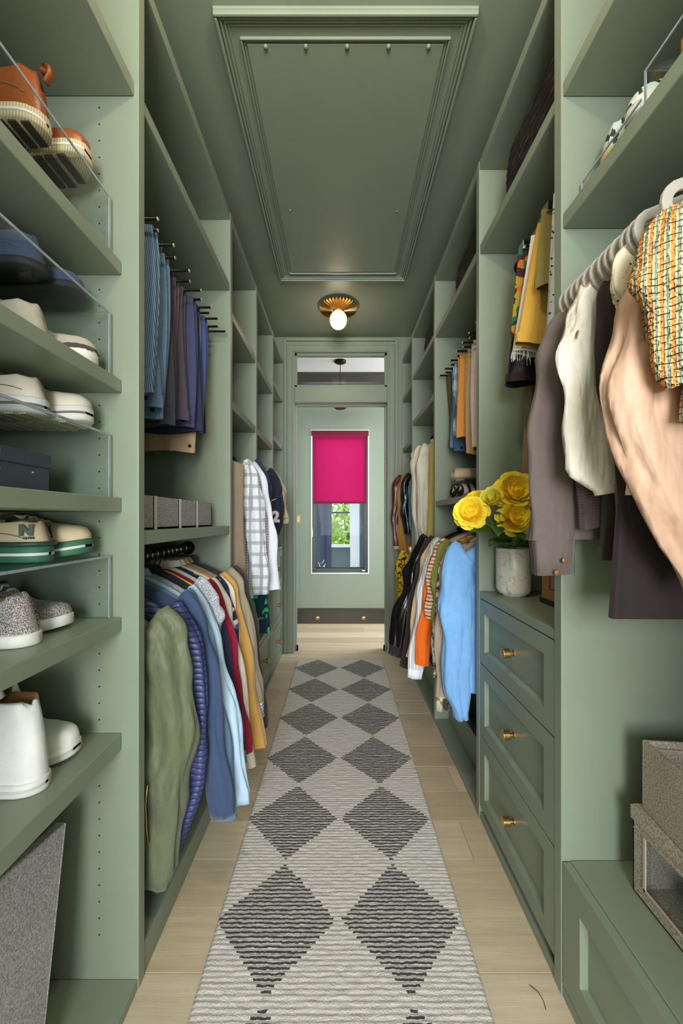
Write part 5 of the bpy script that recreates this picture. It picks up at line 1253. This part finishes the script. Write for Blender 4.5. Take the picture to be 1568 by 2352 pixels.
# ------------------------------------------------------------------ skirts and shorts above the drawers
def flat_garment(name, label, cat, y, xf, w0, w1, ztop, zbot, m, th=0.03, group='skirts and shorts above the drawers', seed=1, band=None, hem=None, frayed=None, clips=True, n=48):
    R_ = random.Random(seed); p0, p1 = R_.uniform(0, 6), R_.uniform(0, 6)
    cx = xf + w0 / 2 + 0.0
    r = empty(name, (cx, y, zbot), 0, label, cat, group); rings = []
    N = 12
    for k in range(N + 1):
        u = k / N; w = lerp(w0, w1, u); row = []
        for j in range(n):
            a = 2 * math.pi * j / n; ca, sa = math.cos(a), math.sin(a)
            f = (0.0015 + 0.004 * u) * (math.sin(5 * a + p0 + u) + 0.6 * math.sin(8 * a + p1))
            row.append((cx + w / 2 * (abs(ca) ** 0.8) * (1 if ca > 0 else -1), y + (th / 2) * (0.7 + 0.5 * u) * (abs(sa) ** 0.7) * (1 if sa > 0 else -1) + f, lerp(ztop, zbot, u) + 0.006 * u * math.sin(3 * a + p1)))
        rings.append(row)
    b = wpart('panel', MB().loft(rings, cap=False), m, r, True)
    if band: wpart('waistband', MB().loft([[(cx + (p[0] - cx) * 1.012, y + (p[1] - y) * 1.15, p[2] + dz) for p in rings[0]] for dz in (0.002, 0.0, -0.03)], cap=False), band, b, True)
    if hem: wpart('hem', MB().loft([[(cx + (p[0] - cx) * 1.015, y + (p[1] - y) * 1.15, p[2] + dz) for p in rings[-1]] for dz in (0.03, 0.0, -0.002)], cap=False), hem, b, True)
    if frayed:
        fm = MB()
        for k in range(90):
            p = rings[-1][R_.randrange(n)]; l = R_.uniform(0.01, 0.035); fm.tube([p, (p[0] + R_.uniform(-.006, .006), p[1] + R_.uniform(-.004, .004), p[2] - l)], 0.0009, 4)
        tag(wpart('frayed_threads', fm, frayed, b), kind='stuff')
    if clips:
        h = empty('clip_hanger', (RODR, y, 2.355), 0, 'chrome clip hanger holding the %s' % label.split(',')[0][:60], 'hanger', 'chrome clip hangers')
        obj('hook', SLIM[0], h)
        wpart('bar', MB().tube([(xf + 0.012, y, 2.285), (xf + w0 - 0.012, y, 2.285)], 0.0025, 6).tube([(RODR, y, 2.285), (RODR, y, 2.31)], 0.0025, 6), CHROME, h, True)
        for x in (xf + 0.02, xf + w0 - 0.02): wpart('clip', MB().box(x - 0.011, x + 0.011, y - th * 0.42 - 0.004, y + th * 0.42 + 0.004, ztop - 0.012, 2.292), CHROME, h, bevel=0.002)
    return r
def jungle(t):
    c = t.voro(45, out='Color'); return t.ramp(t.xyz(c)[0], [(0.0, lin((44, 38, 26))), (0.35, lin((32, 104, 70))), (0.55, lin((170, 138, 40))), (0.72, lin((52, 46, 34))), (0.86, lin((206, 96, 44)))], 'CONSTANT')
jungle_m = patterned('jungle_print', jungle, 0.8)
fw_ = C('white_frayed_denim', (226, 218, 212), 0.9); mus = C('mustard_cotton', (196, 152, 62), 0.85); olv = C('olive_drab_cotton', (128, 120, 66), 0.85)
wp = patterned('white_blue_print', lambda t: t.mix(t.math('LESS_THAN', t.voro(70), 0.28), lin((214, 218, 226)), lin((70, 80, 120))))
flat_garment('skirt', 'black satin skirt, farthest of the hung skirts', 'skirt', 1.50, 0.688, 0.23, 0.34, 2.272, 1.80, C('black_satin', (28, 27, 30), 0.4), 0.05, seed=3, hem=C('black_wine_velvet', (40, 20, 26), 0.6))
flat_garment('shorts', 'jungle print shorts behind the white frayed skirt', 'shorts', 1.435, 0.652, 0.24, 0.30, 2.272, 1.95, jungle_m, 0.036, seed=4)
flat_garment('denim_skirt', 'white denim skirt with frayed hem', 'skirt', 1.375, 0.670, 0.22, 0.35, 2.272, 1.865, fw_, 0.036, seed=5, frayed=fw_, band=fw_)
flat_garment('skirt', 'mustard cotton skirt with folded hem', 'skirt', 1.315, 0.662, 0.22, 0.36, 2.272, 1.87, mus, 0.036, seed=6, hem=mus)
flat_garment('shorts', 'olive cotton shorts with turned-up cuff', 'shorts', 1.262, 0.648, 0.23, 0.27, 2.272, 2.03, olv, 0.04, seed=7, hem=olv, band=olv)
flat_garment('skirt', 'white and blue print skirt beside the post', 'skirt', 1.195, 0.650, 0.22, 0.27, 2.272, 1.86, wp, 0.034, seed=8)
# belts and long black dress behind
def strap(label, y, x, z0, z1, w, m, grp='belts hanging above the flowers'):
    pts = []; rings = []
    for k in range(20):
        u = k / 19; z = lerp(z1, z0, u); dx = 0.006 * math.sin(u * 5); rings.append([(x + dx - w / 2, y - 0.002, z), (x + dx + w / 2, y - 0.002, z), (x + dx + w / 2, y + 0.002, z), (x + dx - w / 2, y + 0.002, z)])
    r = empty('belt', (x, y, z0), 0, label, 'belt', grp)
    wpart('strap', MB().loft(rings), m, r)
    wpart('loop', MB().tube([(x, y, z1 - 0.01), (x, y, z1 + 0.02)] , 0.003, 6), BRASS, r)
    return r
bar = empty('belt_bar', (0.80, 1.60, 2.0), 0, 'black belt hook bar on the panel above the flowers', 'belt hook')
wpart('bar', MB().box(0.735, 0.90, 1.655, 1.6765, 1.985, 2.005), BLACKMETAL, bar, bevel=0.002)
wpart('peg', MB().tube([(0.765, 1.66, 1.995), (0.765, 1.60, 1.995)], 0.004, 8), BLACKMETAL, bar)
wpart('peg', MB().tube([(0.83, 1.66, 1.995), (0.83, 1.58, 1.995)], 0.004, 8), BLACKMETAL, bar)
strap('long khaki webbing belt hanging behind the roses', 1.615, 0.768, 1.35, 1.975, 0.030, C('khaki_webbing', (160, 140, 104), 0.9))
strap('long black leather belt behind the khaki one', 1.595, 0.818, 1.30, 1.975, 0.036, bleather)
strap('wide black belt nearest the cabinet back', 1.58, 0.862, 1.32, 1.975, 0.040, bleather)

# ------------------------------------------------------------------ marble vase with yellow roses
VXc, VYc, VZc = 0.700, 1.583, 0.9745
t = NT('veined_white_marble'); n0 = t.noise(4, 5); vv = t.noise(1.0, 6, None, 0.7)
q = t.n('ShaderNodeTexNoise'); t.l(t.co(), q.inputs['Vector']); q.inputs['Scale'].default_value = 9; q.inputs['Detail'].default_value = 6; q.inputs['Distortion'].default_value = 1.6
vein = t.math('LESS_THAN', t.math('ABSOLUTE', t.math('SUBTRACT', q.outputs['Fac'], 0.47)), 0.012)
mcol = t.mix(t.math('MULTIPLY', vein, t.math('MULTIPLY', t.noise(5, 2), 0.9)), t.mix(n0, lin((232, 226, 216)), lin((206, 198, 184))), lin((140, 128, 112)))
MARBLE = t.done(mcol, 0.3)
va = empty('vase', (VXc, VYc, VZc), label='white veined marble vase holding yellow roses', cat='vase')
wpart('body', MB().lathe([(0.005, VZc), (0.045, VZc), (0.045, VZc + 0.004), (0.058, VZc + 0.010), (0.066, VZc + 0.026), (0.067, VZc + 0.188), (0.0655, VZc + 0.191), (0.060, VZc + 0.191), (0.059, VZc + 0.186), (0.058, VZc + 0.03), (0.005, VZc + 0.02)], 48, (VXc, VYc, 0)), MARBLE, va, True)
t = NT('yellow_rose_petal'); Zc = t.xyz()[2]
PET = t.done(t.mix(t.math('MULTIPLY', Zc, 1.0), lin((250, 196, 0)), lin((248, 222, 60))), 0.6, None, 0, 0.3); PET.node_tree.nodes['Principled BSDF'].inputs['Subsurface Weight'].default_value = 0.0
t = NT('pale_yellow_rose_petal'); PETP = t.done(t.mix(t.xyz()[2], lin((240, 206, 20)), lin((226, 222, 90))), 0.6, None, 0, 0.3)
LEAF = plain('rose_leaf_green', (70, 104, 44), 0.4, var=0.25, bump=0.3, bsc=60); STEM = plain('rose_stem_green', (96, 116, 52), 0.5)
def petal_mesh(m, cup, curl):
    mb = MB(); nu, nv = 7, 8
    for j in range(nv + 1):
        v = j / nv
        for i in range(nu + 1):
            u = i / nu * 2 - 1
            wd = 0.62 * math.sin(math.pi * min(1, 0.12 + 0.60 * v)) * (1.0 if v < 0.85 else 1.0 - 0.25 * ((v - 0.85) / 0.15) ** 2)
            a = u * wd * 1.25
            zz = v - 0.10 * u * u * v; rad = cup * math.sin(v * math.pi * 0.5) + (curl * max(0, v - 0.7) ** 1.5 * 3)
            mb.v.append((rad * math.cos(a) - (1 - math.cos(a)) * 0.35, math.sin(a) * (0.35 + rad), zz + 0.02 * math.sin(7 * u + 3 * v)))
    for j in range(nv):
        for i in range(nu):
            a = j * (nu + 1) + i; mb.f.append((a, a + 1, a + nu + 2, a + nu + 1))
    return mb.mesh('petal', m, True)
PM = {k: (petal_mesh(mm, 0.55, 0.0), petal_mesh(mm, 0.65, 0.35), petal_mesh(mm, 0.60, 0.8)) for k, mm in (('y', PET), ('p', PETP))}
def leaf_mesh():
    mb = MB(); N = 9
    for i in range(N + 1):
        u = i / N; w = 0.34 * math.sin(math.pi * u ** 0.85) * (1 - 0.15 * u) + 0.004; z = 0.10 * math.sin(u * 2.6)
        sr_ = 0.02 * (i % 2)
        for q in (-1, -0.5, 0, 0.5, 1): mb.v.append((u, q * (w + sr_ * abs(q)), z + 0.16 * abs(q) * w + (-0.02 if q == 0 else 0)))
    for i in range(N):
        for j in range(4):
            a = i * 5 + j; mb.f.append((a, a + 1, a + 6, a + 5))
    return mb.mesh('leaf', LEAF, True)
LEAFM = leaf_mesh()
def rose(label, c, R, aim, foot, kind='y', openness=1.0, leaves=(), seed=1):
    rr_ = random.Random(seed); c = Vector(c); aim = Vector(aim).normalized()
    r = empty('rose', foot, 0, label, 'flower', 'yellow roses in the vase')
    f = Vector(foot); mid = f.lerp(c, 0.55) + Vector((0, 0, 0.01)); base = c - aim * R * 0.75
    dv = Vector((c.x - VXc, c.y - VYc, 0)); dv = dv.normalized() * min(0.036, dv.length * 0.3); rim = Vector((VXc + dv.x, VYc + dv.y, VZc + 0.205))
    mid = rim.lerp(c, 0.5) + Vector((0, 0, 0.008))
    wpart('stem', MB().tube([f, f.lerp(rim, 0.6), rim, mid, base.lerp(mid, 0.35), base], [0.004, 0.004, 0.0038, 0.0038, 0.0036, 0.005], 8), STEM, r, True)
    M = aim.to_track_quat('Z', 'Y').to_matrix()
    core = MB().lathe([(0.02 * R, -0.62 * R), (0.28 * R, -0.55 * R), (0.42 * R, -0.35 * R), (0.40 * R, -0.22 * R), (0.25 * R, -0.14 * R), (0.05 * R, -0.12 * R)], 16)
    core.v = [tuple(M @ Vector(p) + c) for p in core.v]
    bl_ = wpart('bloom', core, PET if kind == 'y' else PETP, r, True)
    layers = [(5, 0.2, 4, 0, 0.52), (6, 0.9, 10, 0, 0.60), (7, 1.5, 17, 0, 0.66), (8, 2.0, 26, 0, 0.72), (8, 2.3, 38, 1, 0.76), (8, 2.5, 52, 1, 0.80), (7, 2.6, 68, 2, 0.82)]
    if openness < 0.7: layers = [(5, 0.3, 2, 0, 0.85), (6, 0.9, 6, 0, 0.95), (6, 1.5, 14, 0, 1.0), (6, 2.0, 24, 1, 0.98)]
    for li, (n_, rad, tilt, which, s) in enumerate(layers):
        for k in range(n_):
            a = 2 * math.pi * (k + 0.5 * li + rr_.uniform(-.2, .2)) / n_
            Rz = Matrix.Rotation(a, 3, 'Z'); Ry = Matrix.Rotation(math.radians(tilt * openness + rr_.uniform(-8, 8)), 3, 'Y')
            sc = R * s * rr_.uniform(0.88, 1.10); wd_ = sc * (0.55 if li < 2 else 0.8)
            off = Rz @ Vector((rad * R * 0.12 - 0.30 * wd_ * 0, 0, 0)) + Vector((0, 0, -0.46 * R - 0.02 * R * li))
            o = bpy.data.objects.new('petal', PM[kind][which]); COL.objects.link(o); o.parent = bl_
            mat = (M @ Rz @ Ry).to_4x4(); mat.translation = c + M @ off - Vector(foot)
            o.matrix_local = mat @ Matrix.Diagonal((wd_ * 0.8, wd_, sc, 1))
    # sepals + leaves
    sm = MB()
    for k in range(5):
        a = 2 * math.pi * k / 5; d = M @ Vector((math.cos(a), math.sin(a), -0.25)); s0 = c - aim * R * 0.66
        sm.tube([s0, s0 + d * R * 0.35, s0 + d * R * 0.62 - aim * R * 0.15], [0.003, 0.004, 0.0008], 5)
    wpart('sepals', sm, STEM, r, True)
    for (p, d, s) in leaves:
        d = Vector(d).normalized(); o = bpy.data.objects.new('leaf', LEAFM); COL.objects.link(o); o.parent = r
        q_ = d.to_track_quat('X', 'Z').to_matrix().to_4x4(); q_.translation = Vector(p) - f; o.matrix_local = q_ @ Matrix.Rotation(rr_.uniform(-.6, .6), 4, 'X') @ Matrix.Diagonal((s, s, s, 1))
    return r
def vp(dx, dy): return (VXc + dx, VYc + dy, VZc + 0.10)
rose('largest open yellow rose, top right of the bouquet', (0.678, 1.500, 1.400), 0.072, (-0.15, -1, 0.35), vp(0.02, -0.01), leaves=[((0.72, 1.54, 1.24), (0.7, -0.5, 0.1), 0.10), ((0.73, 1.53, 1.30), (0.6, -0.6, 0.4), 0.09), ((0.70, 1.55, 1.25), (0.4, -0.2, 0.6), 0.11), ((0.70, 1.53, 1.29), (0.9, -0.3, 0.2), 0.08)], seed=1)
rose('open yellow rose, lowest left of the bouquet', (0.500, 1.505, 1.318), 0.056, (-0.45, -1, 0.4), vp(-0.03, -0.02), leaves=[((0.62, 1.54, 1.28), (-0.2, -0.5, -0.6), 0.09), ((0.60, 1.53, 1.235), (-0.9, -0.2, -0.05), 0.105), ((0.62, 1.54, 1.22), (0.1, -0.5, 0.5), 0.08)], seed=2)
rose('half-open greenish yellow rose in the middle of the bouquet', (0.590, 1.525, 1.360), 0.046, (-0.55, -0.7, 0.55), vp(-0.01, 0.01), kind='p', openness=0.6, leaves=[((0.63, 1.53, 1.25), (-0.2, -0.7, 0.15), 0.095), ((0.65, 1.52, 1.24), (0.15, -0.6, -0.3), 0.10), ((0.63, 1.55, 1.25), (-0.3, -0.6, 0.45), 0.10), ((0.65, 1.55, 1.21), (0.5, -0.7, 0.25), 0.085)], seed=3)
rose('yellow rose behind the left one, facing away', (0.545, 1.600, 1.378), 0.044, (-0.5, -0.5, 0.8), vp(-0.02, 0.02), leaves=[((0.62, 1.57, 1.27), (-0.4, -0.4, -0.2), 0.07)], seed=4)
rose('open yellow rose, lowest right of the bouquet', (0.664, 1.470, 1.290), 0.058, (-0.1, -1, 0.25), vp(0.0, -0.03), leaves=[((0.66, 1.535, 1.18), (-0.7, -0.5, 0.25), 0.10), ((0.68, 1.525, 1.175), (-0.1, -0.6, 0.35), 0.08), ((0.70, 1.52, 1.20), (0.7, -0.5, 0.0), 0.09), ((0.66, 1.53, 1.19), (-0.75, -0.45, -0.12), 0.125), ((0.69, 1.52, 1.18), (0.55, -0.7, 0.3), 0.09), ((0.70, 1.53, 1.18), (0.15, -0.6, 0.55), 0.085)], seed=5)

# cardboard keepsake box beside the vase
kb = empty('keepsake_box', (0.86, 1.36, 0.9745), label='brown card box with a black outlined label beside the vase', cat='box')
card = plain('kraft_card', (168, 124, 74), 0.7)
wpart('body', MB().box(0.748, 0.96, 1.120, 1.455, 0.990, 1.165), card, kb, bevel=0.002)
wpart('base_tray', MB().box(0.742, 0.966, 1.114, 1.461, 0.9745, 0.992), BLACKMETAL, kb, bevel=0.002)
wpart('label_outline', MB().box(0.7465, 0.7482, 1.20, 1.40, 1.10, 1.1035).box(0.7465, 0.7482, 1.20, 1.40, 1.03, 1.0335).box(0.7465, 0.7482, 1.3965, 1.40, 1.03, 1.10).box(0.7465, 0.7482, 1.20, 1.2035, 1.03, 1.10), BLACKMETAL, kb)

# ------------------------------------------------------------------ garden and neighbouring wing outside the hall window
struct('ground_outside', MB().box(-9, 9, YH1 + 0.2, 26, -0.5, -0.25), plain('lawn_green', (104, 128, 58), 0.9, var=0.3))
slatew = paint('slate_blue_siding', (74, 82, 104), 0.7); whitew = paint('white_stucco', (206, 206, 210), 0.8)
wing = empty('garden_wing', (0, 6.2, -0.25), label='slate blue garden wing with white post seen through the hall window', cat='building')
wpart('wall_panel', MB().box(-1.6, -0.135, 6.2, 6.32, -0.25, 2.9), slatew, wing)
wpart('wall_panel', MB().box(0.303, 1.6, 6.2, 6.32, -0.25, 2.9), slatew, wing)
wpart('post', MB().box(0.158, 0.303, 6.16, 6.34, -0.25, 2.9), whitew, wing)
wpart('low_wall', MB().box(-0.135, 0.158, 6.2, 6.30, -0.25, 0.84), paint('grey_green_board', (92, 104, 108), 0.7), wing)
wpart('sill', MB().box(-0.14, 0.16, 6.16, 6.34, 0.84, 0.875), whitew, wing)
wpart('window_bar', MB().box(-0.135, 0.158, 6.22, 6.26, 1.375, 1.40), BLACKMETAL, wing)
wpart('drape', MB().loft([[(-0.30 + 0.012 * math.sin(k * 1.1) + x, 6.17 + 0.012 * math.cos(k * 1.1), z) for k in range(12) for x in (k * 0.012,)] + [(-0.16 - k * 0.012, 6.195, z) for k in range(12)] for z in (-0.2, 2.8)]), paint('dark_slate_drape', (60, 66, 86), 0.8), wing)
def tree(label, x, y, h, R, tint, seed):
    rr_ = random.Random(seed); r = empty('garden_tree', (x, y, -0.25), 0, label, 'tree', 'garden trees')
    wpart('trunk', MB().tube([(x, y, -0.25), (x + 0.05, y, h * 0.3), (x - 0.03, y, h * 0.6), (x, y, h * 0.8)], [0.10, 0.08, 0.05, 0.02], 8), plain('bark', (92, 80, 64), 0.9), r, True)
    m = MB()
    for k in range(1600):
        v = Vector((rr_.gauss(0, 1), rr_.gauss(0, 1), rr_.gauss(0, 1))).normalized() * R * rr_.uniform(0.35, 1.0) ** 0.5
        p = Vector((x + v.x, y + v.y, h * 0.68 + v.z * 1.2)); s = rr_.uniform(0.06, 0.13); a = Vector((rr_.gauss(0, 1), rr_.gauss(0, 1), rr_.gauss(0, 1))).normalized() * s; b_ = a.orthogonal().normalized() * s * 0.5
        i = len(m.v); m.v += [tuple(p - a), tuple(p + b_), tuple(p + a), tuple(p - b_)]; m.f.append((i, i + 1, i + 2, i + 3))
    tag(wpart('foliage', m, plain('leaf_%d' % seed, tint, 0.6, var=0.4, bsc=8), r), kind='stuff')
tree('bright green garden tree seen in the gap beyond the window', 0.15, 9.5, 2.6, 1.25, (138, 168, 60), 3)
tree('darker green tree farther back in the garden', -0.5, 13.5, 3.4, 1.6, (88, 124, 52), 4)
tree('yellow green tree at the right of the garden', 3.4, 12.0, 3.0, 1.3, (156, 176, 70), 5)
# white twig ornament on the window ledge outside
tw = MB(); o_ = Vector((-0.26, YH1 + 0.105, WZ0 + 0.0))
tw.tube([o_, o_ + Vector((0.03, 0, 0.05)), o_ + Vector((0.075, 0, 0.11))], 0.005, 6); tw.tube([o_ + Vector((0.03, 0, 0.05)), o_ + Vector((0.0, 0, 0.09)), o_ + Vector((-0.015, 0, 0.13))], 0.005, 6)
tw.tube([o_ + Vector((0.05, 0, 0.08)), o_ + Vector((0.09, 0, 0.06)), o_ + Vector((0.10, 0, 0.035))], 0.004, 6); tw.tube([o_ + Vector((0.015, 0, 0.11)), o_ + Vector((0.04, 0, 0.13)), o_ + Vector((0.06, 0, 0.16))], 0.004, 6)
tw.lathe([(0.02, WZ0 - 0.0), (0.02, WZ0 + 0.006), (0.004, WZ0 + 0.01)], 10, (o_.x, o_.y, 0))
tw.v = [(p[0], p[1], p[2] + 0.001) for p in tw.v]
single('twig_ornament', tw, WHITEPAINT, tuple(o_), True, label='white branching twig ornament on the window ledge', cat='ornament')
